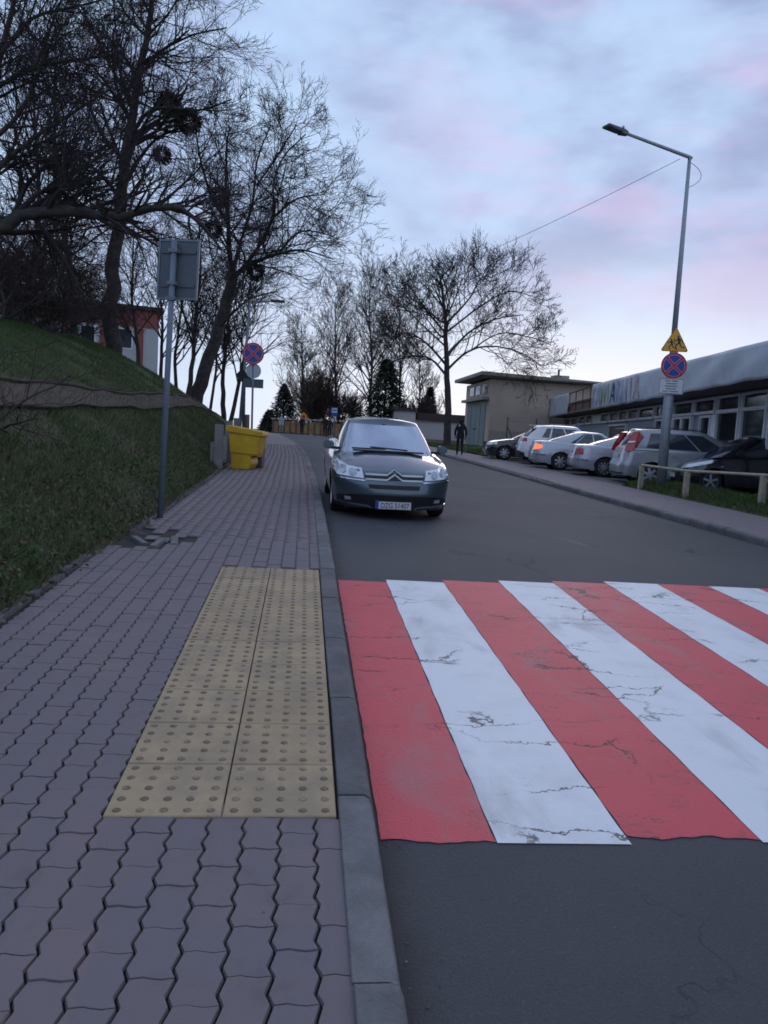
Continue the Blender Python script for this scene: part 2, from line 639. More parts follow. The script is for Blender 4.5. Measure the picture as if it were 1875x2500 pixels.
# right-hand side: pavement, car park, verge, lawn
ys = np.concatenate([np.arange(-8, 40, 1.0), np.arange(40, 135, 2.5)])
RW = 2.15
V, Fc = strip_np(lambda y: rkerbx(y) + .13, lambda y: rkerbx(y) + RW, ys, 4, S)
rpave = struct('right_pavement', V, Fc, M['paver_far'])
V, Fc = strip_np(lambda y: rkerbx(y) + RW - .05, lambda y: y * 0 + 48, np.arange(2, 40.1, 1.0), 30, lambda x, y: S(x, y) - .02)
struct('car_park', V, Fc, mat('lot', (.120, .113, .118), .9, .35, 1.2, bump=.4, bscale=50, col2=(.16, .15, .15)))
V, Fc = strip_np(lambda y: rkerbx(y) + RW - .03, lambda y: y * 0 + 60, np.arange(34.6, 66, 1.0), 40, lambda x, y: S(x, y) + .03 + .012 * np.maximum(0, x - 9) + .05 * np.sin(x * 1.3) * np.sin(y * .8))
struct('lawn', V, Fc, mat('lawn', (.058, .072, .022), .95, .4, .5, col2=(.12, .095, .06), lo=.45, hi=.62))


def verge_l(y):
    return np.interp(y, [4, 14, 20, 20.8], [9.2, 8.78, 8.66, 8.9])


def vergez(x, y):
    t = np.clip((x - verge_l(y)) / .5, 0, 1)
    e = np.clip((20.8 - y) / .5, 0, 1)
    q = np.clip((10.75 - x) / .4, 0, 1)
    return S(x, y) - .01 + .13 * t * e * q + .02 * np.sin(5 * x) * np.sin(4.3 * y)


V, Fc = strip_np(verge_l, lambda y: y * 0 + 10.75, np.arange(4, 20.81, .3), 12, vergez)
struct('verge', V, Fc, M['bank'])

# ---- left pavement: bed, individual interlocking pavers, tactile tiles
ys = np.concatenate([np.arange(-8, 34, .5), np.arange(34, 135, 1.5)])
V, Fc = strip_np(lambda y: edgex(y) - .25, lambda y: kerbx(y) + .06, ys, 5, lambda x, y: prof(y) - .022)
pave = struct('pavement', V, Fc, M['bed'])
CW, CL = .131, .20                 # column width, paver length
PA = .016                          # zigzag


def paver_mesh():
    """wavy interlocking paver: both long sides run the same zigzag, the ends curve slightly"""
    w, l = CW / 2, CL / 2
    gx, gy = .0030, .0010
    P2 = CL / 2
    ks = [(-1, 0), (-.62, -1), (0, 0), (.38, -1), (1, 0)]      # (y / l, zigzag)
    right = [(w + PA * (.5 + k), l * y) for y, k in ks]
    left = [(-w + PA * (.5 + k), l * y) for y, k in reversed(ks)]
    end = [(x, dy) for x, dy in ((.24, -.005), (0, 0), (-.24, .005))]
    out = right + [(2 * w * x + PA * .5, l + dy) for x, dy in end] + left + [(2 * w * x + PA * .5, -l + dy) for x, dy in reversed(end)]
    n = len(out)
    c = Vector((PA * .2, 0))
    ins = lambda x, y, e: (x - math.copysign(gx + e, x - PA * .2), y - (math.copysign(gy + e * .4, y) if abs(y) > l * .9 else 0))
    V = [(*ins(x, y, .0035), 0) for x, y in out] + [(*ins(x, y, 0), -.014) for x, y in out]
    return V, n


PV, PN = paver_mesh()
pf = [tuple(range(PN))] + [(i, PN + i, PN + (i + 1) % PN, (i + 1) % PN) for i in range(PN)]
pme = bpy.data.meshes.new('paver')
pme.from_pydata(PV, [], [tuple(q) for q in pf])
bm = bmesh.new()
bm.from_mesh(pme)
bmesh.ops.recalc_face_normals(bm, faces=bm.faces)
bmesh.ops.triangulate(bm, faces=[f for f in bm.faces if len(f.verts) > 4])
bmesh.ops.triangulate(bm, faces=bm.faces)
bm.to_mesh(pme)
bm.free()
pme.materials.append(M['paver'])
TX0, TX1, TY0, TY1 = -.68, .19, 2.80, 6.92
spots = []
for c in range(-11, 7):
    xc = TX0 + (c + .5) * CW
    off = .5 * CL if c % 2 else 0
    for r in range(-12, 172):
        yc = TY0 - .001 + (r + .5) * CL + off
        if yc > 34:
            continue
        x = xc + float(bend(yc))
        if x < float(edgex(yc)) + .02 or x > float(kerbx(yc)) + .03:
            continue
        if TX0 < xc < TX1 + .1 and TY0 < yc < TY1:
            continue
        # broken-up corner beside the sign post
        if 7.6 < yc < 8.7 and x < -1.2 - .12 * math.sin(yc * 9) and (x < -1.55 or random.random() < .5):
            continue
        spots.append((x, yc))
tri = np.array([p.vertices[:] for p in pme.polygons])
pvn = np.array([v.co[:] for v in pme.vertices])


def visible_size(p):
    d = np.array([p[0], p[1], prof(p[1])]) - EYEP
    z = d @ F
    if z < .3:
        return 0
    u, v = PW / 2 + FPX * (d @ R) / z, PH / 2 - FPX * (d @ U) / z
    return 1 / z if (-40 < u < PW + 40 and -40 < v < PH + 60) else 0


spots.sort(key=visible_size, reverse=True)
for (x, y) in spots[:300]:
    o = link('paver', pme, None, pave)
    sl = float(prof(y + .1) - prof(y - .1)) / .2
    o.location = (x, y, float(prof(y)) + random.uniform(-.0025, .0025))
    o.rotation_euler = (math.atan(sl) + random.uniform(-.008, .008), random.uniform(-.01, .01), random.uniform(-.006, .006))
rest = np.array(spots[300:])
sl = (prof(rest[:, 1] + .1) - prof(rest[:, 1] - .1)) / .2
n = len(rest)
jz = RNG.uniform(-.003, .003, n)
tx, ty = RNG.uniform(-.012, .012, (2, n))
VV = np.empty((n, len(pvn), 3))
VV[:, :, 0] = pvn[None, :, 0] + rest[:, None, 0]
VV[:, :, 1] = pvn[None, :, 1] + rest[:, None, 1]
VV[:, :, 2] = pvn[None, :, 2] + (prof(rest[:, 1]) + jz)[:, None] + pvn[None, :, 1] * (sl + ty)[:, None] + pvn[None, :, 0] * tx[:, None]
FF = (tri[None] + (np.arange(n) * len(pvn))[:, None, None]).reshape(-1, 3)
tag(link('paver_field', mesh_np('paver_field', VV.reshape(-1, 3), FF), M['paver'], pave), kind='stuff')
V, Fc = strip_np(lambda y: edgex(y) - .1, lambda y: kerbx(y) + .03, np.arange(33.9, 135, 1.5), 4, lambda x, y: prof(y) - .004)
link('far_paving', mesh_np('far_paving', V, Fc, True), M['paver_far'], pave)

# tactile tiles with truncated domes
TW, TL, TN = (TX1 - TX0) / 2, (TY1 - TY0) / 10, 10
b = MB()
hw_, hl_ = TW / 2 - .003, TL / 2 - .003
b.add([(x * (hw_ - .004), y * (hl_ - .004), 0) for x, y in ((-1, -1), (1, -1), (1, 1), (-1, 1))] +
      [(x * hw_, y * hl_, -.004) for x, y in ((-1, -1), (1, -1), (1, 1), (-1, 1))] +
      [(x * hw_, y * hl_, -.05) for x, y in ((-1, -1), (1, -1), (1, 1), (-1, 1))],
      [(0, 1, 2, 3)] + [(k + i, k + 4 + i, k + 4 + (i + 1) % 4, k + (i + 1) % 4) for k in (0, 4) for i in range(4)])
t0 = b.build('tactile_tile', M['tactile'])
tile_me = t0.data
bpy.data.objects.remove(t0)
b = MB()
for ix in range(5):
    for iy in range(5):
        px, py = (ix - 2) * TW / 5, (iy - 2) * TL / 5
        rr = (.0175, .0145, .0105)
        zz = (0, .003, .0045)
        vs = [(px + rr[q] * math.cos(k * math.pi / 5), py + rr[q] * math.sin(k * math.pi / 5), zz[q]) for q in range(3) for k in range(10)]
        fs = [(q * 10 + k, q * 10 + (k + 1) % 10, q * 10 + 10 + (k + 1) % 10, q * 10 + 10 + k) for q in range(2) for k in range(10)] + [tuple(range(20, 30))]
        b.add(vs, fs)
d0 = b.build('domes', M['dome'])
dome_me = d0.data
bpy.data.objects.remove(d0)
for cx_ in range(2):
    for r in range(TN):
        x, y = TX0 + (cx_ + .5) * TW, TY0 + (r + .5) * TL
        o = link('tactile_tile', tile_me, None, pave)
        o.location = (x, y, float(prof(y)) + .006 + random.uniform(-.0015, .0015))
        o.rotation_euler = (math.atan(.05) + random.uniform(-.003, .003), random.uniform(-.004, .004), 0)
        link('domes', dome_me, None, o)

# edging slabs on the bank side of the pavement and loose broken ones at the sign
b = MB().box(-.035, .035, -.33, .33, -.15, 0)
e0 = b.build('edging_slab', M['kerb'], bevel=.006)
edge_me = e0.data
bpy.data.objects.remove(e0)
for k in range(46):
    y = 1.2 + k * .7
    if 7.4 < y < 8.8:
        continue
    o = link('edging_slab', edge_me, None, pave)
    o.location = (float(edgex(y)) - .03, y, float(prof(y)) + .015 + random.uniform(-.01, .02))
    a = math.atan((float(edgex(y + .3)) - float(edgex(y - .3))) / .6)
    o.rotation_euler = (math.atan(.045), random.uniform(-.06, .06), -a + random.uniform(-.02, .02))
for (x, y, rz, ry) in ((-1.62, 8.0, .5, .05), (-1.42, 7.9, -.1, -.04), (-1.28, 8.05, .15, .03), (-1.8, 8.5, .9, .2), (-1.7, 9.1, .2, .1)):
    o = link('broken_slab', edge_me, None, pave)
    o.location = (x, y, float(prof(y)) + .012)
    o.scale = (1.1, .6, 1)
    o.rotation_euler = (.05, ry, rz)

# ---- kerbs
b = MB()
prf = [(0, -.14), (0, -.004), (.004, 0), (.105, 0), (.128, -.012), (.14, -.04), (.14, -.14)]
b.prism(prf, lambda a, c, d: (a, d, c), -.494, .494)
k0 = b.build('kerb_stone', M['kerb'])
kerb_me = k0.data
bpy.data.objects.remove(k0)
kerb_l = tag(link('left_kerb', mesh_np('left_kerb', *strip_np(lambda y: kerbx(y) + .015, lambda y: kerbx(y) + .12, np.arange(-6, 132, 1.0), 2, lambda x, y: prof(y) - .03)), M['bed']), kind='structure')
for k in range(70):
    y = .45 + k * 1.0 - 2
    o = link('kerb_stone', kerb_me, None, kerb_l)
    a = math.atan(float(bend(y + .5) - bend(y - .5)))
    o.location = (float(kerbx(y)) + .007 + random.uniform(-.004, .004), y, float(prof(y)) + .014 + random.uniform(-.004, .004))
    o.rotation_euler = (math.atan(float(prof(y + .5) - prof(y - .5))), random.uniform(-.01, .01), -a + random.uniform(-.004, .004))
kerb_r = tag(link('right_kerb', mesh_np('right_kerb', *strip_np(lambda y: rkerbx(y) + .02, lambda y: rkerbx(y) + .13, np.arange(-6, 132, 1.0), 2, lambda x, y: S(x, y) - .09)), M['bed']), kind='structure')
for k in range(62):
    y = 3 + k * 1.0
    o = link('kerb_stone', kerb_me, None, kerb_r)
    a = math.atan(float(rkerbx(y + .5) - rkerbx(y - .5)))
    drop = .03 if 19.5 < y < 34 else 0            # dropped kerb at the car park
    o.location = (float(rkerbx(y)) + .14, y, float(S(rkerbx(y), y)) + .012 - drop + random.uniform(-.004, .004))
    o.rotation_euler = (-math.atan(float(prof(y + .5) - prof(y - .5))), random.uniform(-.01, .01), math.pi - a)

# ---- painted crossing: red and white bars, each a sheet just above the asphalt
x0 = .365
SWID = [.455, .555, .57, .57, .58, .58, .56, .56, .56, .56]
for k, w in enumerate(SWID):
    xa, xb = x0 + .002, x0 + w - .004
    red = k % 2 == 0
    yn = 2.83 if red else 2.79
    yn += .012 * k + random.uniform(-.03, .03) * red
    ty = np.linspace(0, 1, 61)
    rows = []
    n = 25
    yf = 6.99 + .085 * min(k, 5) + .01 * k
    jag = (lambda s: .0015 * math.sin(s * 31 + k) + random.uniform(-.0035, .0035)) if red else (lambda s: .002 * math.sin(s * 9 + k))
    Vs = []
    NC = 13
    nedge = [random.uniform(-.008, .012) + .012 * math.sin(i * .8 + k) if red else 0 for i in range(NC)]
    for q in ty:
        y = yn + (yf - yn) * q
        for i in range(NC):
            x = xa + (xb - xa) * i / (NC - 1)
            yy = y
            if i in (0, NC - 1):
                x += jag(q * 7 + i)
            if q == 0:
                yy += nedge[i]
            Vs.append((x, yy, float(roadz(x, yy)) + .004))
    Fs = [(r * NC + c, r * NC + c + 1, r * NC + c + NC + 1, r * NC + c + NC) for r in range(60) for c in range(NC - 1)]
    link('red_bar' if red else 'white_bar', mesh_np('bar', Vs, Fs, True), M_RED if red else M_WHITE, road)
    x0 += w
# tar seam running across the lane
pts = [(2.35, 12.9), (2.7, 12.2), (3.05, 11.2), (3.5, 10.3), (3.75, 9.6), (4.35, 8.9)]
Vs, Fs = [], []
for i in range(31):
    q = i / 30 * 5
    j = min(int(q), 4)
    f_ = q - j
    x = pts[j][0] + (pts[j + 1][0] - pts[j][0]) * f_ + random.uniform(-.02, .02)
    y = pts[j][1] + (pts[j + 1][1] - pts[j][1]) * f_
    w = .012 + .012 * random.random()
    Vs += [(x - w, y, float(roadz(x, y)) + .003), (x + w, y, float(roadz(x, y)) + .003)]
    if i:
        Fs.append((2 * i - 2, 2 * i - 1, 2 * i + 1, 2 * i))
link('tar_seam', mesh_np('tar_seam', Vs, Fs), mat('tar', (.02, .02, .022), .6), road)


# ---- dirt track cut along the bank with its timber edging
def track_pt(s, y):
    x = float(edgex(y)) - s
    return (x, y, float(bankz(x, y)))


Vs, Fs = [], []
yy = np.arange(6, 42, .4)
for i, y in enumerate(yy):
    for s in (1.72, 1.86, 2.0, 2.14):
        p = track_pt(s, y)
        Vs.append((p[0], p[1], p[2] + .06))
    if i:
        a = 4 * i
        Fs += [(a - 4 + c, a + c, a + c + 1, a - 3 + c) for c in range(3)]
tag(link('dirt_track', mesh_np('dirt_track', Vs, Fs, True), M['soil']), kind='structure')
for k, s in enumerate((1.70, 2.18)):
    b = MB()
    b.tube([Vector(track_pt(s, y)) + Vector((0, 0, .075)) for y in np.arange(6.4, 41, 1.2)], .03 if k else .02, 6)
    tag(b.build('timber_edging', M['bark'], smooth=True), ('dark timber rail along the uphill side of the dirt track on the bank' if k else 'thin dark timber rail along the lower side of the dirt track on the bank'), 'edging', 'track edging')


# ---- grass, leaf litter
def blades(name, P, hmin, hmax, wid, m, label, lean=.5):
    n = len(P)
    a = RNG.uniform(0, 2 * np.pi, n)
    h = RNG.uniform(hmin, hmax, n)
    dx, dy = np.cos(a) * wid, np.sin(a) * wid
    lx, ly = RNG.normal(0, lean, (2, n)) * h
    V = np.empty((n, 3, 3))
    V[:, 0] = P - np.stack([dx, dy, dx * 0 + .01], 1)
    V[:, 1] = P + np.stack([dx, dy, dx * 0 - .01], 1)
    V[:, 2] = P + np.stack([lx, ly, h], 1)
    return tag(link(name, mesh_np(name, V.reshape(-1, 3), np.arange(3 * n).reshape(-1, 3)), m), label, 'grass', kind='stuff')


def bank_pts(n, y0, y1, s0, s1, pw=1.0):
    y = y0 + (y1 - y0) * RNG.random(n) ** pw
    s = s0 + (s1 - s0) * RNG.random(n)
    x = edgex(y) - s
    return np.stack([x, y, bankz(x, y)], 1), s


P, s = bank_pts(190000, 3, 32, .05, 6.5, 1.5)
cl = np.sin(P[:, 0] * 2.3 + P[:, 1] * .9) + np.sin(P[:, 1] * 2.1 - P[:, 0] * 1.4) + RNG.normal(0, .7, len(P))
ontrack = (s > 1.72) & (s < 2.14) & (RNG.random(len(P)) < .7)
bare = np.exp(-((P[:, 1] - 9.5) / 1.3) ** 2 - ((s - 1.9) / .9) ** 2) > .35 + .2 * RNG.random(len(P))
keep = (cl > -1.1) & ~ontrack & ~bare
blades('bank_grass', P[keep], .03, .095, .006, M['grass'], 'short green grass covering the sloping bank on the left')
P, s = bank_pts(26000, 3, 30, .0, 2.2, 1.4)
blades('dry_grass', P, .04, .17, .006, M['grass_dry'], 'dull dry grass and weeds along the foot of the bank', .8)
y = RNG.uniform(9, 20.6, 16000)
x = verge_l(y) + .03 + RNG.random(len(y)) * 1.9
blades('verge_grass', np.stack([x, y, vergez(x, y)], 1), .05, .15, .011, M['grass'], 'green grass of the narrow verge under the low rail')
y = RNG.uniform(35, 58, 14000)
x = rkerbx(y) + RW + RNG.random(len(y)) ** 1.5 * 9
blades('lawn_grass', np.stack([x, y, S(x, y) + .03], 1), .05, .12, .02, M['grass'], 'patchy grass of the lawn before the beige building')
# broad weeds near the sidewalk foot
P, s = bank_pts(2200, 3.5, 12, .05, 1.3)
n = len(P)
a = RNG.uniform(0, 2 * np.pi, n)
r_ = RNG.uniform(.010, .026, n)
el = RNG.uniform(.2, 1.1, n)
d1 = np.stack([np.cos(a) * np.cos(el), np.sin(a) * np.cos(el), np.sin(el)], 1)
d2 = np.stack([-np.sin(a), np.cos(a), 0 * a], 1)
P = P + np.stack([0 * a, 0 * a, RNG.uniform(.01, .12, n)], 1)
V = np.stack([P, P + d1 * r_[:, None] + d2 * r_[:, None] * .5, P + d1 * r_[:, None] * 2.2, P + d1 * r_[:, None] - d2 * r_[:, None] * .5], 1)
tag(link('weeds', mesh_np('weeds', V.reshape(-1, 3), np.arange(4 * n).reshape(-1, 4)), M['grass']), 'low broad-leaved weeds at the foot of the bank', 'weeds', kind='stuff')
# fallen leaves along the edge
n = 2600
y = 2.5 + 16 * RNG.random(n) ** 1.4
x = edgex(y) - .9 * RNG.random(n) ** 1.2 + .14 * RNG.random(n) ** 2
zb = np.where(x < edgex(y), bankz(x, y), prof(y)) + .02 + .03 * RNG.random(n)
a = RNG.uniform(0, 2 * np.pi, n)
q = RNG.uniform(.012, .03, n)
P = np.stack([x, y, zb], 1)
d1 = np.stack([np.cos(a), np.sin(a), RNG.normal(0, .4, n)], 1) * q[:, None]
d2 = np.stack([-np.sin(a), np.cos(a), RNG.normal(0, .4, n)], 1) * q[:, None] * .7
V = np.stack([P - d1, P + d2, P + d1, P - d2], 1)
tag(link('leaf_litter', mesh_np('leaf_litter', V.reshape(-1, 3), np.arange(4 * n).reshape(-1, 4)), M['litter']), 'brown fallen leaves along the edge of the pavement', 'leaves', kind='stuff')

# grit and scraps lying about on road and pavement
n = 260
y = 1.2 + 12 * RNG.random(n) ** 1.5
x = RNG.uniform(-1.8, 5.5, n)
near = RNG.random(n) < .55
x = np.where(near, .36 + .12 * RNG.random(n) ** 2, x)
zb = np.where(x < .2, prof(y), roadz(x, y)) + .004
keep = (x < .17) | (x > .35)
x, y, zb = x[keep], y[keep], zb[keep]
n = len(x)
q = RNG.uniform(.002, .006, n)
P = np.stack([x, y, zb - .002], 1)
oct_ = np.array([(1, 0, 0), (0, 1, 0), (-1, 0, 0), (0, -1, 0), (0, 0, .8)])
V = P[:, None, :] + oct_[None] * q[:, None, None] * RNG.uniform(.6, 1.4, (n, 5, 1))
tf_ = np.array([(0, 1, 4), (1, 2, 4), (2, 3, 4), (3, 0, 4)])
FF = (tf_[None] + (np.arange(n) * 5)[:, None, None]).reshape(-1, 3)
tag(link('grit', mesh_np('grit', V.reshape(-1, 3), FF), mat('grit', (.10, .09, .085), .9, .5, 30, col2=(.26, .24, .22), lo=.55, hi=.7)), 'loose grit and scraps scattered along the kerb', 'grit', kind='stuff')

# ------------------------------------------------------------------ trees
class Tree:
    def __init__(s, seed):
        s.r = np.random.default_rng(seed)
        s.main, s.br = [], []

    def limb(s, pts, r0, r1):
        """explicit limb through given points, smoothed"""
        P = np.array([list(p) for p in pts], float)
        n = len(P)
        tt = np.linspace(0, n - 1, (n - 1) * 4 + 1)
        Q = np.empty((len(tt), 3))
        for i, t in enumerate(tt):
            k = min(int(t), n - 2)
            u = t - k
            p0, p1, p2, p3 = P[max(k - 1, 0)], P[k], P[k + 1], P[min(k + 2, n - 1)]
            Q[i] = .5 * ((2 * p1) + (-p0 + p2) * u + (2 * p0 - 5 * p1 + 4 * p2 - p3) * u * u + (-p0 + 3 * p1 - 3 * p2 + p3) * u ** 3)
        rr = r0 + (r1 - r0) * (np.linspace(0, 1, len(Q)) ** .8)
        Q[1:-1] += s.r.normal(0, 1, (len(Q) - 2, 3)) * (rr[1:-1, None] * .16)
        s.main.append((Q, rr))
        return Q, rr

    def grow(s, P, d, L, r, lvl, cfg):
        n = 5 if lvl < 2 else (4 if lvl < cfg['max'] else 3)
        pts = [P]
        d = d / np.linalg.norm(d)
        w = cfg['wander'] * (1 + .1 * lvl)
        up = cfg['up']
        if lvl >= 2:
            up = cfg.get('uptip', up)
        for i in range(n):
            d = d + s.r.normal(0, w, 3)
            d[2] += up
            d /= np.linalg.norm(d)
            P = P + d * (L / n)
            pts.append(P)
        pts = np.array(pts)
        rr = np.linspace(r, max(r * .35, cfg['rmin'] * .7), n + 1)
        s.br.append((pts, rr, lvl))
        if lvl >= cfg['max']:
            return
        nc = cfg['kids'][lvl]
        nc = max(1, int(nc * s.r.uniform(.75, 1.25) + .5))
        for k in range(nc):
            t = s.r.uniform(.18, 1.0) * n
            i = min(int(t), n - 1)
            q = pts[i] + (pts[i + 1] - pts[i]) * (t - i)
            tg = pts[i + 1] - pts[i]
            tg /= np.linalg.norm(tg)
            a = s.r.normal(0, 1, 3)
            a -= tg * (a @ tg)
            a /= np.linalg.norm(a)
            ang = s.r.uniform(*cfg['ang'])
            nd = tg * math.cos(ang) + a * math.sin(ang)
            s.grow(q, nd, L * s.r.uniform(*cfg['len']) * (1.1 - .35 * t / n), max(rr[i] * .62, cfg['rmin']), lvl + 1, cfg)

    def along(s, li, n, t0, t1, L0, L1, cfg, ang=(.6, 1.2), up=0.0, rs=.5, flat=None):
        Q, rr = s.main[li]
        for k in range(n):
            t = (t0 + (t1 - t0) * (k + s.r.random()) / n)
            x = t * (len(Q) - 1)
            i = min(int(x), len(Q) - 2)
            q = Q[i] + (Q[i + 1] - Q[i]) * (x - i)
            tg = Q[i + 1] - Q[i]
            tg /= np.linalg.norm(tg)
            a = s.r.normal(0, 1, 3)
            if flat is not None:
                a[1] *= flat
            a -= tg * (a @ tg)
            a /= np.linalg.norm(a)
            an = s.r.uniform(*ang)
            nd = tg * math.cos(an) + a * math.sin(an)
            nd[2] += up
            f = (t - t0) / max(1e-6, t1 - t0)
            s.grow(q, nd, (L0 + (L1 - L0) * f) * s.r.uniform(.7, 1.2), max(cfg['rmin'], min(rr[i] * rs, .09)), 0, cfg)

    @staticmethod
    def sweep(branches, k):
        Vs, Fs, base = [], [], 0
        by = {}
        for b in branches:
            by.setdefault(len(b[0]), []).append(b)
        for n, bl in by.items():
            P = np.array([b[0] for b in bl])
            Rr = np.array([b[1] for b in bl])
            T = np.empty_like(P)
            T[:, 1:-1] = P[:, 2:] - P[:, :-2]
            T[:, 0] = P[:, 1] - P[:, 0]
            T[:, -1] = P[:, -1] - P[:, -2]
            T /= np.linalg.norm(T, axis=2, keepdims=True) + 1e-9
            ref = np.where(np.abs(T[:, :1, 2:3]) < .9, np.array([0, 0, 1.]), np.array([0, 1., 0]))
            A = np.cross(T, np.broadcast_to(ref, T.shape))
            A /= np.linalg.norm(A, axis=2, keepdims=True) + 1e-9
            B = np.cross(T, A)
            th = np.arange(k) * 2 * np.pi / k
            V = P[:, :, None] + (A[:, :, None] * np.cos(th)[None, None, :, None] + B[:, :, None] * np.sin(th)[None, None, :, None]) * Rr[:, :, None, None]
            nb = len(bl)
            idx = np.arange(nb * n * k).reshape(nb, n, k) + base
            a, c = idx[:, :-1], idx[:, 1:]
            f = np.stack([a, np.roll(a, -1, 2), np.roll(c, -1, 2), c], -1)
            Vs.append(V.reshape(-1, 3))
            Fs.append(f.reshape(-1, 4))
            base += nb * n * k
        return np.concatenate(Vs), np.concatenate(Fs)

    def build(s, name, label, cat, loc, bark, twig, group=None):
        root = empty(name, loc)
        tag(root, label, cat, group)
        off = np.array(loc)
        if s.main:
            V, Fc = s.sweep(s.main, 10)
            link('trunk', mesh_np('trunk', V - off, Fc, True), bark, root)
        lo = [b for b in s.br if b[2] <= 1]
        hi = [b for b in s.br if b[2] > 1]
        Vs, Fs, base = [], [], 0
        for grp, k in ((lo, 5), (hi, 3)):
            if grp:
                V, Fc = s.sweep(grp, k)
                Vs.append(V)
                Fs.append(Fc + base)
                base += len(V)
        if Vs:
            link('crown', mesh_np('crown', np.concatenate(Vs) - off, np.concatenate(Fs)), twig, root)
        return root


def bank_at(u, y):                # foot of something growing on the bank, seen in display column u
    x = float(ad(u, 800, y).x)
    return np.array([x, y, float(bankz(x, y)) - .05])


def pxl(pts, y, jy=0.0, rng=None):
    return [np.array(ad(u, v, y + (rng.uniform(-jy, jy) if rng is not None and i else 0))) for i, (u, v) in enumerate(pts)]


CFG = dict(max=3, kids=[5, 4, 3], wander=.10, up=.03, uptip=.035, ang=(.4, .85), len=(.48, .72), rmin=.0068)

# tall tree with the mistletoe, standing on the crest of the bank
Y1 = 31.0
T = Tree(3)
g = bank_at(244, Y1)
T.limb([g, *pxl([(239, 620), (256, 480), (268, 380), (283, 270), (302, 160), (322, 50), (335, -60), (345, -170)], Y1)], .33, .05)
R3 = np.random.default_rng(5)
for pts, r0 in (([(268, 400), (310, 330), (352, 290), (400, 275)], .10), ([(283, 290), (318, 245), (360, 232), (430, 238), (500, 215)], .09), ([(290, 235), (260, 160), (250, 60), (240, -60)], .08),
                ([(262, 430), (210, 370), (150, 330), (80, 315)], .10), ([(256, 480), (330, 452), (400, 460), (445, 500), (470, 520)], .12), ([(272, 350), (215, 280), (180, 190), (150, 90)], .09),
                ([(304, 160), (350, 110), (420, 75), (490, 60)], .07), ([(255, 500), (205, 470), (150, 480), (95, 520)], .09), ([(315, 80), (370, 20), (410, -60)], .05)):
    T.limb(pxl(pts, Y1, 1.6, R3), r0, .022)
T.along(0, 30, .38, 1.0, 3.4, 2.0, CFG)
for k in range(1, len(T.main)):
    T.along(k, 14, .15, 1.0, 2.8, 1.5, CFG)
T.build('deciduous_tree', 'tall bare tree with a straight dark trunk and mistletoe on the crest of the bank', 'tree', tuple(g), M['bark'], M['twig'], 'bare trees on the bank')

# leaning tree
Y2 = 33.0
T = Tree(4)
g = bank_at(424, Y2)
T.limb([g, *pxl([(450, 775), (478, 690), (497, 620), (508, 590)], Y2)], .30, .2)
R3 = np.random.default_rng(6)
for pts, r0 in (([(500, 615), (494, 520), (490, 430), (489, 330), (496, 275)], .13), ([(506, 595), (545, 570), (590, 552), (650, 540), (720, 560)], .12), ([(520, 585), (560, 530), (592, 460), (590, 400), (612, 340), (660, 290)], .10),
                ([(500, 600), (520, 520), (545, 440), (555, 350), (585, 270)], .10), ([(470, 710), (520, 660), (555, 640), (600, 630)], .07), ([(493, 480), (455, 420), (430, 330), (420, 260)], .08),
                ([(590, 470), (640, 430), (700, 420)], .06), ([(600, 550), (650, 500), (720, 510)], .06), ([(555, 400), (610, 320), (640, 270)], .05)):
    T.limb(pxl(pts, Y2, 1.6, R3), r0, .02)
for k in range(1, len(T.main)):
    T.along(k, 15, .12, 1.0, 2.7, 1.6, CFG)
T.build('leaning_tree', 'bare tree whose trunk leans right over the pavement behind the blank sign', 'tree', tuple(g), M['bark'], M['twig'], 'bare trees on the bank')

# thick bough arching in from the left
Y3 = 17.5
T = Tree(8)
g = bank_at(-130, Y3)
T.limb([g, *pxl([(-115, 640), (-60, 560), (0, 492), (60, 463), (130, 456), (200, 462), (255, 470), (320, 450), (390, 452), (440, 490), (478, 540)], Y3)], .21, .025)
T.limb([np.array(ad(-60, 560, Y3)), *pxl([(-60, 420), (-40, 260), (0, 120), (40, -40)], Y3)], .15, .04)
T.limb([np.array(ad(-60, 440, Y3)), *pxl([(0, 360), (70, 300), (150, 250), (240, 190)], Y3)], .08, .02)
T.limb([np.array(ad(-20, 200, Y3)), *pxl([(60, 150), (150, 130), (240, 120)], Y3)], .06, .015)
T.limb([np.array(ad(-50, 330, Y3)), *pxl([(30, 260), (80, 170), (110, 60), (150, -40)], Y3)], .06, .015)
T.limb([np.array(ad(0, 120, Y3)), *pxl([(70, 40), (160, 15), (260, -10)], Y3)], .05, .013)
C2 = dict(CFG, rmin=.0045, kids=[6, 4, 3], wander=.13)
T.along(0, 34, .22, 1.0, 1.9, 1.1, C2, up=.15)
for k in range(1, 6):
    T.along(k, 15, .1, 1.0, 1.9, 1.0, C2)
T.build('overhanging_tree', 'near bare tree at the left edge with a thick bough arching across', 'tree', tuple(g), M['bark'], M['twig'], 'bare trees on the bank')

# slimmer trees on and behind the bank
CS = dict(CFG, kids=[5, 4, 2], rmin=.008)


def slim(seed, u, y, top, lean, r0, label, nb=26, L=2.0, name='slender_tree', cfg=CS, base=None, grp='slender trees behind the bank', twigm='twig'):
    T = Tree(seed)
    g = bank_at(u, y) if base is None else np.array(base)
    tp = np.array(ad(top[0], top[1], y))
    mid = (g + tp) / 2 + np.array([lean, 0, 0])
    T.limb([g, (g + mid) / 2 + T.r.normal(0, .08, 3), mid, (mid + tp) / 2 + T.r.normal(0, .1, 3), tp], r0, .02)
    T.along(0, nb, .22, 1.0, L * 1.25, L * .6, cfg, ang=(.5, 1.0), up=.12)
    return T.build(name, label, 'tree', tuple(g), M['bark'], M[twigm], grp)


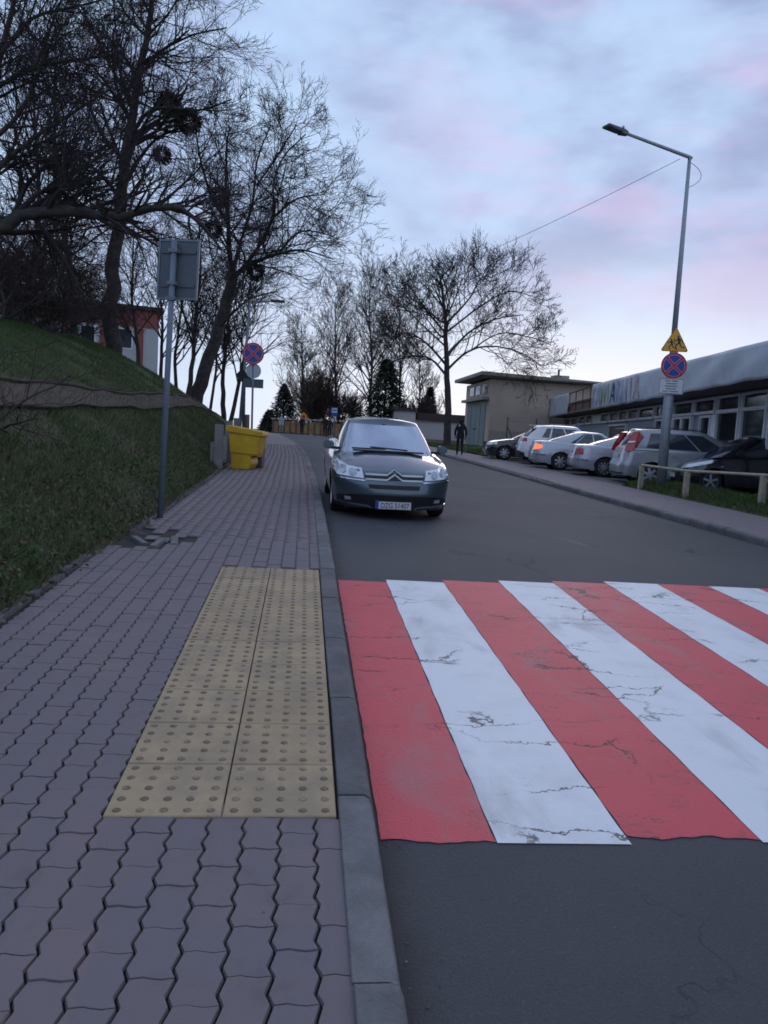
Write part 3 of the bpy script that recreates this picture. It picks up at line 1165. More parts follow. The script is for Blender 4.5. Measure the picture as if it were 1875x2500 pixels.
slim(21, 408, 38, (428, 470), .15, .14, 'slim upright bare tree right behind the blank sign panel')
slim(22, 487, 41, (505, 560), -.1, .15, 'slim dark tree left of the far no-stopping sign, standing straight', 30, 2.4)
slim(23, 500, 43, (560, 520), .2, .13, 'slim forked tree just left of the far no-stopping sign, bending right', 30, 2.6)
slim(24, 300, 40, (290, 480), -.2, .12, 'thin tree in front of the right end of the red and white house', 24, 2.2)
slim(25, 345, 44, (350, 500), .1, .13, 'thin tree right of the red and white house', 24, 2.4)
slim(26, 385, 47, (392, 520), .0, .13, 'thin far tree between the blank sign pole and the leaning trunk', 24, 2.6)
slim(27, 455, 46, (470, 600), .2, .10, 'thin far tree close behind the leaning trunk', 22, 2.2)
slim(29, 60, 30, (70, 120), .3, .16, 'bare tree rising out of the dark thicket at far left', 34, 3.0)
slim(30, 160, 27, (120, 60), -.3, .14, 'bare tree between the dark thicket and the tall mistletoe tree', 34, 2.6)

# dark thicket of bare shrubs on the bank
CB = dict(max=3, kids=[6, 6, 4], wander=.2, up=.06, uptip=.03, ang=(.4, 1.0), len=(.45, .7), rmin=.006)


def shrub(seed, base, n, L, r, label, name='bare_shrub', m='bush_twig', cfg=CB, spread=.9, grp='bare shrubs on the bank'):
    T = Tree(seed)
    g = np.array(base, float)
    for k in range(n):
        d = np.array([T.r.normal(0, spread), T.r.normal(0, spread), 1.0])
        T.grow(g + np.array([*T.r.normal(0, .15 * L / 2, 2), 0]), d, L * T.r.uniform(.6, 1.1), r, 0, cfg)
    root = empty(name, tuple(g))
    tag(root, label, 'shrub', grp)
    V1, F1 = Tree.sweep([b for b in T.br if b[2] == 0], 5)
    V2, F2 = Tree.sweep([b for b in T.br if b[2] > 0], 3)
    link('stems', mesh_np('stems', V1 - g, F1), M['bark'], root)
    link('twigs', mesh_np('twigs', V2 - g, F2), M[m], root)
    return root


shrub(41, bank_at(20, 22), 12, 3.0, .03, 'largest dark bare shrub of the thicket at the left edge of the view')
shrub(42, bank_at(95, 23), 12, 2.5, .028, 'dark bare shrub of the thicket, second from the left edge')
shrub(43, bank_at(150, 27), 10, 2.2, .028, 'dark bare shrub left of the red and white house')
shrub(44, bank_at(-30, 19), 12, 3.3, .03, 'dark bare shrub half cut by the left edge of the view')
shrub(45, bank_at(55, 28), 10, 3.2, .03, 'dark bare shrub behind the thicket, below the arching bough')
shrub(47, bank_at(120, 32), 10, 3.0, .03, 'dark bare shrub behind the thicket, beside the house gable')
shrub(48, bank_at(60, 24), 12, 2.7, .03, 'dense dark bare shrub in the middle of the thicket at the left')
shrub(49, bank_at(5, 27), 12, 3.3, .03, 'dark bare shrub rising behind the largest one at the left edge')
CN = dict(CB, max=2, kids=[5, 4], rmin=.004, wander=.16, up=.0)
shrub(46, bank_at(-25, 8.5), 9, 1.5, .016, 'loose bare shrub reaching out over the slope at lower left', cfg=CN, spread=1.3)

# mistletoe balls, each a clump of its own
for k, (u, v, rr, yy, where) in enumerate(((365, 226, .46, Y1 + .3, 'left one of the two dark mistletoe balls high in the tall tree'), (408, 263, .48, Y1 - .2, 'right, rounder one of the two mistletoe balls high in the tall tree'),
                                          (350, 335, .36, Y1 + .4, 'loose mistletoe clump below the two balls of the tall tree'), (475, 425, .44, Y2 + .3, 'mistletoe clump in the upper part of the leaning tree'),
                                          (462, 495, .38, Y2 - .3, 'mistletoe clump at the end of the arching bough'), (552, 588, .40, Y2 + .2, 'low mistletoe clump hanging at the fork of the leaning tree'))):
    c = np.array(ad(u, v, yy))
    r_ = np.random.default_rng(60 + k)
    n = 1900 if k in (0, 1) else 1100
    d = r_.normal(0, 1, (n, 3))
    d /= np.linalg.norm(d, axis=1, keepdims=True)
    rad_ = rr * r_.uniform(.25, 1.0, n) ** .5
    P = d * rad_[:, None]
    e1 = np.cross(d, r_.normal(0, 1, (n, 3)))
    e1 /= np.linalg.norm(e1, axis=1, keepdims=True) + 1e-6
    q = r_.uniform(.03, .06, n)[:, None]
    V = np.stack([P - e1 * q * .35, P + d * q * 1.5, P + e1 * q * .35, P - d * q * 1.5], 1)
    o = link('mistletoe_clump', mesh_np('mistletoe', V.reshape(-1, 3), np.arange(4 * n).reshape(-1, 4)), M['mistletoe'])
    o.location = tuple(c)
    tag(o, where, 'mistletoe', 'mistletoe in the trees')

# ---- beyond the bend and on the right
YB = 50.0
T = Tree(71)
xb = float(ad(968, 925, YB).x)
g = np.array([xb, YB, float(S(xb, YB)) - .05])
T.limb([g, *pxl([(968, 860), (964, 780), (962, 700), (957, 640), (952, 600)], YB)], .27, .05)
R3 = np.random.default_rng(9)
for pts, r0 in (([(968, 815), (930, 775), (880, 770), (830, 790)], .10), ([(965, 790), (920, 740), (880, 720), (845, 735)], .09), ([(966, 770), (1010, 720), (1070, 690), (1130, 680)], .10),
                ([(965, 800), (1010, 760), (1060, 748), (1120, 760), (1170, 790)], .09), ([(963, 720), (920, 670), (885, 620), (872, 610)], .08), ([(963, 700), (1010, 650), (1040, 600), (1065, 600)], .08),
                ([(962, 690), (985, 640), (1000, 600)], .07), ([(962, 720), (1040, 660), (1100, 630), (1150, 640)], .07), ([(964, 750), (900, 690), (860, 650)], .06), ([(1020, 755), (1080, 720), (1150, 730), (1190, 745)], .05)):
    T.limb(pxl(pts, YB, 2.4, R3), r0, .025)
CF = dict(CFG, rmin=.011, kids=[5, 4, 2], wander=.10, uptip=.07)
T.along(0, 16, .5, 1.0, 2.6, 1.5, CF, up=.1)
for k in range(1, len(T.main)):
    T.along(k, 15, .2, 1.0, 3.0, 1.8, CF, up=.35)
T.build('broad_tree', 'broad domed bare tree beside the beige building', 'tree', tuple(g), M['bark'], M['twig'], 'bare trees beyond the bend')
CG = dict(CFG, rmin=.015, kids=[5, 4, 2], up=.09, uptip=.09)


def gr(u, y):
    x = float(ad(u, 930, y).x)
    return (x, y, float(prof(y)) - .1)


GB = 'bare trees beyond the bend'
slim(72, 800, 82, (800, 600), .2, .22, 'upright bare tree left of the broad domed tree, above the car roof', 44, 4.6, 'deciduous_tree', CG, gr(800, 82), GB)
slim(73, 735, 86, (725, 640), -.3, .2, 'bare tree over the brown bush beyond the bend', 40, 4.2, 'deciduous_tree', CG, gr(735, 86), GB)
slim(74, 860, 88, (862, 650), .2, .2, 'bare tree behind the broad spruce, right of the bus stop', 38, 4.2, 'deciduous_tree', CG, gr(860, 88), GB)
slim(75, 660, 92, (650, 705), .0, .18, 'leftmost bare tree beyond the bend, over the narrow spruce', 34, 3.8, 'deciduous_tree', CG, gr(660, 92), GB)
slim(76, 905, 90, (905, 760), .1, .16, 'small bare tree behind the white shed', 26, 3.2, 'deciduous_tree', CG, gr(905, 90), GB)
CBR = dict(max=3, kids=[7, 5, 4], wander=.14, up=.12, uptip=.1, ang=(.3, .8), len=(.45, .7), rmin=.02)
shrub(81, gr(690, 84), 26, 5.2, .06, 'tall rusty brown bush between the two spruces', 'brown_bush', 'brown_twig', CBR, .45, 'bushes beyond the bend')
shrub(82, gr(655, 90), 16, 4.4, .05, 'brown bush behind the narrow spruce', 'brown_bush', 'brown_twig', CBR, .5, 'bushes beyond the bend')
shrub(83, gr(750, 84), 18, 4.0, .05, 'brown bush behind the bus stop sign', 'brown_bush', 'brown_twig', CBR, .6, 'bushes beyond the bend')
shrub(84, gr(905, 74), 14, 3.4, .04, 'dark bush behind the white shed beside the domed tree', 'brown_bush', 'bush_twig', CBR, .6, 'bushes beyond the bend')


def spruce(seed, u, y, htop, halfw, label, n=5200, pw_=.75):
    r_ = np.random.default_rng(seed)
    g = np.array(gr(u, y))
    H = float(ad(u, htop, y).z) - g[2]
    root = empty('spruce_tree', tuple(g))
    tag(root, label, 'tree', 'spruces beyond the bend')
    b = MB().tube([(0, 0, 0), (0, 0, H * .5), (0, 0, H * .97)], [.16, .09, .02], 7)
    b.build('trunk', M['bark'], root, True)
    W = halfw
    t = r_.random(n) ** 1.25
    a = r_.uniform(0, 2 * np.pi, n)
    lay = .85 + .28 * np.sin(t * 46 + 2 * np.sin(a * 3))
    rad_ = W * (1 - t) ** pw_ * lay * (.25 + .75 * r_.random(n) ** .45)
    z = t * H * .97 + .3 - .22 * rad_
    P = np.stack([np.cos(a) * rad_, np.sin(a) * rad_, z], 1)
    d = np.stack([np.cos(a), np.sin(a), r_.uniform(-.75, .15, n)], 1) + r_.normal(0, .35, (n, 3))
    d /= np.linalg.norm(d, axis=1, keepdims=True)
    s_ = np.cross(d, [0, 0, 1.0]) + r_.normal(0, .3, (n, 3))
    L = r_.uniform(.2, .5, n)[:, None]
    V = np.stack([P - s_ * L * .22, P + s_ * L * .22, P + d * L], 1)
    link('crown', mesh_np('crown', V.reshape(-1, 3), np.arange(3 * n).reshape(-1, 3)), M['spruce'], root)


spruce(91, 828, 72, 778, 2.7, 'broad dark spruce rising behind the roof of the parked blue-grey car', 11000, .5)
spruce(92, 610, 84, 832, 2.1, 'narrow dark spruce at the bend, right of the far no-stopping sign')
spruce(93, 580, 92, 890, 1.3, 'small dark spruce at the left end of the yellow fence')
spruce(94, 925, 82, 838, 1.4, 'small spruce behind the white shed, left of the domed tree trunk')

# ------------------------------------------------------------------ signs, lamp, rail, bin
def disc(b, c, ax, ay, n_, r, d0, d1, k=28):
    """flat disc facing n_"""
    c, ax, ay, n_ = Vector(c), Vector(ax), Vector(ay), Vector(n_)
    b.prism([(r * math.cos(2 * math.pi * i / k), r * math.sin(2 * math.pi * i / k)) for i in range(k)], lambda p, q, d: c + ax * p + ay * q + n_ * d, d0, d1)
    return b


XA, YA, ZA = Vector((1, 0, 0)), Vector((0, 1, 0)), Vector((0, 0, 1))
FR = Vector((0, -1, 0))            # towards the viewer


def no_stopping(root, c, r, face=0.0):
    n_ = Vector((math.sin(face), -math.cos(face), 0))
    ax = Vector((math.cos(face), math.sin(face), 0))
    d = disc(MB(), c, ax, ZA, n_, r, 0, .018).build('sign_disc', M['sign_red'], root)
    disc(MB(), c, ax, ZA, n_, r * .84, .018, .020).build('pale_ring', M['sign_pale'], d)
    disc(MB(), c, ax, ZA, n_, r * .80, .020, .022).build('blue_field', M['sign_blue'], d)
    for s in (1, -1):
        e1 = (ax + ZA * s).normalized()
        e2 = (ax - ZA * s).normalized()
        q = .0225 if s > 0 else .0235
        MB().obox(Vector(c) + n_ * q, e1, e2, n_, r * .82, r * .115, .0012).build('pale_edge', M['sign_pale'], d)
        MB().obox(Vector(c) + n_ * (q + .0035), e1, e2, n_, r * .86, r * .075, .0016).build('red_bar', M['sign_red'], d)
    return d


# -- street lamp with three signs
LY = 19.4
lb = ad(1428, 1045, LY)
lz = float(vergez(lb.x, LY))
lamp = tag(empty('street_lamp', (lb.x, LY, lz)), 'grey street lamp with angled arm carrying the three signs beside the rail', 'street lamp')
TOPZ = float(ad(1490, 338, LY).z) - lz
lean = float(ad(1490, 338, LY).x) - lb.x
px_ = lambda z: lean * z / TOPZ
zs1 = 3.3
MB().tube([(0, 0, -.1), (px_(zs1 * .5), 0, zs1 * .5), (px_(zs1), 0, zs1), (px_(zs1 + .06), 0, zs1 + .06)], [.125, .122, .118, .075], 16).build('base_section', M['galv'], lamp, True)
MB().tube([(px_(zs1), 0, zs1), (px_(6), 0, 6.0), (px_(TOPZ), 0, TOPZ)], [.076, .06, .042], 14).build('pole', M['galv'], lamp, True)
armend = ad(1352, 288, LY - .6) - lamp.location
top = Vector((px_(TOPZ), 0, TOPZ - .02))
MB().tube([top + Vector((.06, 0, -.03)), top, armend], [.045, .045, .035], 12).build('arm', M['galv'], lamp, True)
ad_ = (armend - top).normalized()
head = MB()
side_ = ad_.cross(ZA).normalized()
up_ = side_.cross(ad_).normalized()
for (l0, l1, w0, w1, t0, t1) in ((-.05, .18, .05, .10, .05, .07), (.18, .62, .11, .13, .045, .028)):
    a0, a1 = armend + ad_ * l0, armend + ad_ * l1
    head.add([a0 + side_ * w0 * i + up_ * t0 * j for i, j in ((-1, -1), (1, -1), (1, 1), (-1, 1))] + [a1 + side_ * w1 * i + up_ * t1 * j for i, j in ((-1, -1), (1, -1), (1, 1), (-1, 1))],
             [(0, 1, 2, 3), (4, 5, 6, 7), (0, 1, 5, 4), (1, 2, 6, 5), (2, 3, 7, 6), (3, 0, 4, 7)])
hd = head.build('lamp_head', mat('lamp_head', (.10, .115, .125), .55, metal=.2), lamp, bevel=.012)
MB().tube([armend + ad_ * .1 + up_ * .05, armend + ad_ * .1 + up_ * .14], .03, 10).build('sensor', M['galv'], hd)
lp = MB()
lp.tube([top + Vector((.02 + .33 * math.sin(t * math.pi) ** .8, 0, -.12 - .62 * t)) for t in np.linspace(0, 1, 13)], .007, 5)
lp.build('cable_loop', M['ink'], lamp)
# triangle sign
face = rad(-8)
nF = Vector((math.sin(face), -math.cos(face), 0))
aF = Vector((math.cos(face), math.sin(face), 0))


def on_lamp(u, v, off=.14):
    p = ad(u, v, LY - off) - lamp.location
    return p


tl, tr_, tt_ = on_lamp(1429, 757), on_lamp(1486, 762), on_lamp(1459, 706)
cen = (tl + tr_ + tt_) / 3
side_len = (tr_ - tl).length


def tri_pts(c, s, roundn=5, rr=.04):
    out = []
    h = s * math.sqrt(3) / 2
    cs = [(-s / 2, -h / 3), (s / 2, -h / 3), (0, 2 * h / 3)]
    ang0 = [210, 330, 90]
    for (x, z), a0 in zip(cs, ang0):
        k = 1 - 2 * rr / (s * .577)
        for i in range(roundn):
            a = math.radians(a0 - 60 + 120 * i / (roundn - 1))
            out.append((x * k + rr * math.cos(a), z * k + rr * math.sin(a)))
    return out


def plate_fn(c, ax, n_, up=ZA):
    c = Vector(c)
    return lambda p, q, d: c + ax * p + up * q + n_ * d


ts = side_len * 1.02
trp = MB().prism(tri_pts(cen, ts), plate_fn(cen, aF, nF), 0, .018).build('triangle_sign', M['ink'], lamp)
MB().prism(tri_pts(cen, ts * .985, rr=.036), plate_fn(cen, aF, nF), .018, .0195).build('yellow_edge', M['sign_yellow'], trp)
MB().prism(tri_pts(cen, ts * .93, rr=.034), plate_fn(cen, aF, nF), .0195, .0205).build('black_border', M['ink'], trp)
MB().prism(tri_pts(cen, ts * .895, rr=.032), plate_fn(cen, aF, nF), .0205, .022).build('yellow_field', M['sign_yellow'], trp)


def runner(x0, z0, h, mir):
    b = MB()
    fn = plate_fn(cen, aF, nF)
    P = lambda p: (x0 + p[0] * h * mir, z0 + p[1] * h)

    def bar(p, q, w):
        p, q = Vector(P(p)), Vector(P(q))
        d = (q - p).normalized()
        n_ = Vector((-d.y, d.x)) * w * h / 2
        b.prism([tuple(p + n_), tuple(q + n_), tuple(q - n_), tuple(p - n_)], fn, .022, .0235)
    hx = [(P((.06, .92))[0] + .075 * h * math.cos(i * math.pi / 4), P((.06, .92))[1] + .075 * h * math.sin(i * math.pi / 4)) for i in range(8)]
    b.prism(hx, fn, .022, .0235)
    bar((.03, .84), (-.04, .48), .18)
    bar((.0, .78), (.24, .62), .075)
    bar((.24, .62), (.36, .72), .07)
    bar((.0, .78), (-.24, .64), .075)
    bar((-.24, .64), (-.3, .48), .07)
    bar((-.02, .5), (.2, .3), .1)
    bar((.2, .3), (.12, .02), .08)
    bar((-.05, .5), (-.18, .24), .1)
    bar((-.18, .24), (-.42, .18), .08)
    return b


runner(ts * .12, -ts * .24, ts * .52, -1).build('running_figure', M['ink'], trp)
runner(-ts * .13, -ts * .24, ts * .40, -1).build('running_figure', M['ink'], trp)
c2 = on_lamp(1455.5, 790)
rr_ = (on_lamp(1482, 790) - on_lamp(1429, 790)).length / 2
no_stopping(lamp, c2, rr_, face)
MB().obox((cen + c2) / 2 + ZA * .02 - nF * .02, aF, nF, ZA, .09, .02, .12).build('bracket', M['galv'], lamp)
pc = on_lamp(1449.5, 834.5)
ptl, ptr = on_lamp(1425, 815), on_lamp(1476, 819)
pw, ph = (ptr - ptl).length, (on_lamp(1423, 849) - ptl).length
upP = (ZA + aF * .04).normalized()
fnp = plate_fn(pc, aF, nF, upP)
rect = lambda w, h, x=0, z=0: [(x - w / 2, z - h / 2), (x + w / 2, z - h / 2), (x + w / 2, z + h / 2), (x - w / 2, z + h / 2)]
pl_ = MB().prism(rect(pw, ph), fnp, 0, .018).build('text_plate', M['white_sheet'], lamp)
b = MB()
for r_ in (rect(pw * .95, .012, 0, ph * .465), rect(pw * .95, .012, 0, -ph * .465), rect(.012, ph * .92, -pw * .47), rect(.012, ph * .92, pw * .47)):
    b.prism(r_, fnp, .018, .0195)
b.build('border', M['ink'], pl_)
for i, words in enumerate(([.2, .26], [.42], [.5], [.4], [.22, .36])):    # lines too blurred to read
    z = ph * (.33 - .165 * i)
    tot = sum(words) + .06 * (len(words) - 1)
    x = -tot / 2
    for w in words:
        n_l = max(3, int(w / .04))
        prf2 = [(x * pw, z - .035 * ph)]
        up2 = []
        for q in range(n_l):
            xa, xb = (x + w * q / n_l) * pw, (x + w * (q + .8) / n_l) * pw
            hh = random.choice((.035, .05, .035, .06)) * ph
            up2 += [(xa, z + hh), (xb, z + hh), (xb, z - .012 * ph), (xb + .006 * pw, z - .012 * ph)]
        up2 = up2[:-2]
        prf2 = prf2 + [(up2[-1][0], z - .035 * ph)] + up2[::-1]
        MB().prism(prf2, fnp, .018, .0192).build('blurred_word', mat('ink_soft', (.19, .19, .22), .7), pl_)
        x += w + .06

# -- overhead cable from the lamp towards the far trees
p0 = top + lamp.location + Vector((-.25, 0, -.06))
p1 = ad(620, 652, 70)
cb = MB()
cb.tube([p0.lerp(p1, t) + Vector((0, 0, -1.3 * 4 * t * (1 - t))) for t in np.linspace(0, 1, 40)], [.007 + .007 * t for t in np.linspace(0, 1, 40)], 5)
tag(cb.build('overhead_cable', mat('cable', (.28, .28, .33), .7)), 'thin overhead cable strung from the street lamp to the far lamp post', 'cable')

# -- low cream rail on the verge
rail = tag(empty('guard_rail', (8.9, 17, 0)), 'low cream-painted pipe rail on square posts along the grass verge', 'railing')
rp = []
for (u, y) in ((1383, 19.2), (1482, 17.0), (1648, 14.8), (1900, 12.6)):
    x = float(ad(u, 1050, y).x)
    z = float(vergez(x, y))
    rp.append(Vector((x, y, z)))
    MB().box(-.055, .055, -.055, .055, -.15, .60).build('post', M['cream_paint'], rail, bevel=.008).location = Vector((x, y, z)) - rail.location
MB().tube([p + Vector((0, 0, .60)) - rail.location + Vector((0, -.0, .02)) for p in rp], .032, 8).build('rail', M['cream_paint'], rail, True)

# -- blank sign panel (seen from behind) on the left
SY = 9.55
sb = ad(345, 1122, SY)
sz = float(prof(SY))
sg = tag(empty('sign_post', (sb.x, SY, sz)), 'grey pole with a rectangular sign seen from its blank back by the bank', 'sign')
stop_ = ad(377, 522, SY) - sg.location
MB().tube([(0, 0, -.1), stop_ * .5 + Vector((.0, 0, 0)), stop_], .035, 14).build('pole', M['pole_grey'], sg, True)
dirp = stop_.normalized()
sn = Vector((rad(12), -1, 0)).normalized()
sx = Vector((math.cos(rad(-14)), math.sin(rad(-14)) , 0))
pcen = ad(385.5, 583, SY + .06) - sg.location
w_ = (ad(428, 583, SY) - ad(341, 583, SY)).length / math.cos(rad(14)) / 2
h_ = (ad(384, 519, SY) - ad(384, 646, SY)).length / 2
sxz = dirp
sy_ = sx.cross(sxz).normalized()
pan = MB().obox(pcen, sx, sy_, sxz, w_, .006, h_).build('panel', M['sign_back'], sg)
for s in (-1, 1):
    MB().obox(pcen + sxz * h_ * s, sx, sy_, sxz, w_ + .012, .016, .011).build('folded_rim', M['pole_grey'], pan)
    MB().obox(pcen + sx * w_ * s, sx, sy_, sxz, .011, .0165, h_ + .013).build('folded_rim', M['pole_grey'], pan)
for z in (-.55, .6):
    MB().obox(pcen + sxz * h_ * z - sy_ * .0, sx, sy_, sxz, w_ * .9, .022, .018).build('stiffener', M['sign_back'], pan)
for z in (-1.03, -.5, .6):
    p = pcen + sxz * h_ * z
    MB().obox(stop_ * (p.z / stop_.z) , sx, sy_, sxz, .055, .042, .022).build('clamp', M['pole_grey'], sg)

# -- far no-stopping sign and its neighbours beyond the bin
NY = 21.5
c = ad(547, 764, NY)
nb = Vector((float(ad(545, 930, NY).x), NY, float(prof(NY))))
ns = tag(empty('sign_post', nb), 'thin pole with a blue and red no-stopping sign over two sign backs', 'sign')
MB().tube([(0, 0, -.1), c - nb + ZA * .2 + YA * .03], .028, 10).build('pole', M['pole_grey'], ns, True)
rr_ = (ad(570.5, 764, NY) - ad(523.5, 764, NY)).length / 2
no_stopping(ns, c - nb + FR * .02, rr_, rad(6))
disc(MB(), ad(547.5, 801, NY) - nb + YA * .02, XA, ZA, FR, rr_ * .7, 0, .014).build('round_sign_back', M['sign_light'], ns)
cc = ad(547, 828, NY) - nb + YA * .05
MB().obox(cc, XA, YA, ZA, .27, .008, .12).build('rectangular_sign_back', M['sign_back'], ns)
# dark diamond-shaped sign back on a brown post
DY = 23.5
db = Vector((float(ad(527, 925, DY).x), DY, float(prof(DY))))
dg = tag(empty('sign_post', db), 'brown post with a black diamond-shaped sign back left of the no-stopping sign', 'sign')
ct = ad(524, 812, DY) - db
MB().tube([(0, 0, -.1), (ct.x + .05, .03, ct.z)], .045, 10).build('post', M['ink'], dg, True)
MB().tube([(.1, .05, -.1), (.08, .05, ct.z * .52)], .07, 10).build('lower_post', M['rust'], dg, True)
MB().prism([(-.2, .02), (-.02, .22), (.24, -.02), (.36, -.2), (-.06, -.17)], plate_fn(ct, XA, FR), 0, .03).build('sign_back', M['black'], dg)
# slim lamp post of the far street light
FY = 30.0
fb = Vector((float(ad(516, 920, FY).x), FY, float(prof(FY))))
fl = tag(empty('street_lamp', fb), 'distant slim street lamp with a straight arm left of the no-stopping sign', 'street lamp')
ft = ad(540, 652, FY) - fb
MB().tube([(0, 0, -.1), ft * .5, ft], [.07, .055, .04], 10).build('pole', M['pole_grey'], fl, True)
fa = ad(590, 650, FY) - fb
MB().tube([ft, fa], [.03, .025], 8).build('arm', M['pole_grey'], fl, True)
MB().obox(fa + Vector((.18, 0, 0)), XA, YA, ZA, .26, .1, .04).build('lamp_head', M['ink'], fl, bevel=.01)

# -- yellow grit bin: hopper with sloping lid, scoop front towards the street
BY = 17.7
bb = Vector((float(ad(497, 1010, BY).x), BY, float(prof(BY))))
gb = tag(empty('grit_bin', bb, rad(-10)), 'yellow plastic grit bin with sloping lid on the pavement', 'bin')
body = [(.02, 0), (.42, 0), (.50, .16), (.46, .30), (.60, .36), (.68, .78), (-.06, .84), (-.02, .40), (.0, .36)]
MB().prism(body, lambda a, z, d: (a, d, z), 0, .62).build('body', M['yellow_plastic'], gb, bevel=.02)
MB().prism([(-.10, .83), (.70, .765), (.73, .80), (.72, .87), (-.12, .985), (-.13, .87)], lambda a, z, d: (a, d, z), -.035, .655).build('lid', M['yellow_plastic'], gb, bevel=.015)
MB().prism([(-.015, .355), (.60, .33), (.605, .365), (-.015, .395)], lambda a, z, d: (a, d, z), -.012, .632).build('rib', mat('yellow_dark', (.36, .21, .01), .6), gb)
MB().box(.44, .60, .1, .5, .30, .345).build('scoop_lip', mat('yellow_dark', (.36, .21, .01), .6), gb)
b2 = Vector((float(ad(550, 1007, 18.6).x), 18.6, float(prof(18.6))))
sbk = tag(empty('litter_bin', b2, rad(-8)), 'squat brown concrete litter bin just behind the yellow grit bin', 'bin')
MB().box(-.2, .2, -.2, .2, 0, .60).build('body', M['stone_brown'], sbk, bevel=.03)
MB().box(-.215, .215, -.215, .215, .60, .66).build('rim', M['concrete'], sbk, bevel=.015)
MB().box(-.15, .15, -.15, .15, .655, .663).build('opening', M['dark_open'], sbk)
# low concrete retaining posts left of the bin
rw = tag(empty('retaining_wall', (float(edgex(20)) - .12, 20, float(prof(20)))), 'low weathered concrete retaining wall in the bank behind the grit bin', 'wall')
for k in range(5):
    y = -2.2 + k * 1.1
    MB().box(-.07, .07, -.53, .53, -.2, .55 + .09 * k + .05 * math.sin(k * 3)).build('slab', M['concrete'], rw, bevel=.012).location = (random.uniform(-.02, .02), y, 0)
for k in range(3):
    MB().box(-.09, .09, -.06, .06, -.2, .95 + .1 * k).build('post', M['concrete'], rw, bevel=.01).location = (.1, -2.75 + 2.2 * k, 0)

# ------------------------------------------------------------------ shop on the right
AF = rad(9.5)
FP = Vector((12.3, 18.5, 0))
FE = Vector((math.sin(AF), math.cos(AF), 0))       # along the front, away from the viewer
FN = Vector((-math.cos(AF), math.sin(AF), 0))      # out of the front, towards the street
GZ = .45
shop = tag(empty('shop', (FP.x, FP.y, GZ), -AF), 'long single-storey shop with white window frames under a pale cloth fascia', 'building')
# local frame: x = into the building, y = along the front, z up (root at GZ)
Z = lambda z: z - GZ
END = 35.5


def sb_(name, m, x0, x1, y0, y1, z0, z1, parent=None, bevel=0.0):
    return MB().box(x0, x1, y0, y1, Z(z0), Z(z1)).build(name, m, parent or shop, bevel=bevel)


sb_('wall', M['panel_blue'], .12, 8.0, -14.0, END, .3, 3.5)
sb_('plinth', M['concrete'], .05, .118, -14.0, END, .3, .95)
# the openings measured along the front: (start, end, sill, head)
ups = [(1.67, 3.35), (3.63, 5.38), (5.69, 7.57), (7.85, 9.88), (10.15, 11.45), (11.68, 12.36), (12.71, 14.97), (15.28, 16.82), (17.1, 18.66), (19.05, 20.6), (21.04, 22.75), (25.2, 26.9), (27.4, 29.2), (29.8, 31.9), (32.4, 34.8), (-.3, 1.4), (-2.4, -.6)] + [(-4.5 - 2.1 * k, -2.7 - 2.1 * k) for k in range(5)]
lows = [(1.73, 3.35, 1.0, 2.88), (3.65, 5.36, 1.0, 2.87), (5.99, 6.9, .62, 2.78), (7.94, 8.85, .9, 2.80), (9.0, 9.87, .9, 2.80), (11.34, 12.28, .9, 2.78), (17.16, 20.68, 1.2, 2.70), (-.3, 1.4, 1.0, 2.88), (-2.4, -.6, 1.0, 2.88)] + [(-4.5 - 2.1 * k, -2.7 - 2.1 * k, 1.0, 2.88) for k in range(5)]


def window(y0, y1, z0, z1, door=False):
    fr = MB()
    t = .07
    fr.box(-.02, .115, y0 - t, y0, Z(z0 - t), Z(z1 + t))
    fr.box(-.02, .115, y1, y1 + t, Z(z0 - t), Z(z1 + t))
    fr.box(-.018, .115, y0, y1, Z(z1), Z(z1 + t))
    fr.box(-.018, .115, y0, y1, Z(z0 - t), Z(z0))
    w = fr.build('door' if door else 'window', M['frame_white'], shop)
    MB().box(.06, .075, y0 - .01, y1 + .01, Z(z0 - .01), Z(z1 + .01)).build('pane', M['glass'], w)
    if not door:
        MB().box(-.05, .02, y0 - t, y1 + t, Z(z0 - t - .03), Z(z0 - t - .003)).build('sill', M['frame_white'], w)
    else:
        MB().box(-.06, -.022, y0 + .05, y0 + .09, Z(z0 + .9), Z(z0 + 1.25)).build('handle', M['galv'], w)
    return w


for (a, b_) in ups:
    window(a, b_, 2.99, 3.36)
for (a, b_, z0, z1) in lows:
    window(a, b_, z0, z1, door=(z0 < .7))
sb_('white_panel', M['frame_white'], .02, .118, 22.95, 25.0, 2.9, 3.4)
sb_('white_panel', M['frame_white'], .02, .118, 4.0 + 1.5, 5.9, .9, 2.86)
sb_('white_panel', M['frame_white'], .02, .118, 10.0, 11.2, .9, 2.86)
sb_('transom_beam', M['frame_white'], -.01, .117, -14.0, 24.9, 2.90, 2.925)
sb_('roof', M['soffit'], -1.0, 8.4, -14.0, END, 3.50, 3.62)
sb_('roof_slab', M['roof_dark'], -.6, 8.4, -14.0, END, 3.62, 4.1)
sb_('corner_post', M['soffit'], -.9, -.82, END - .3, END - .22, .6, 3.5)


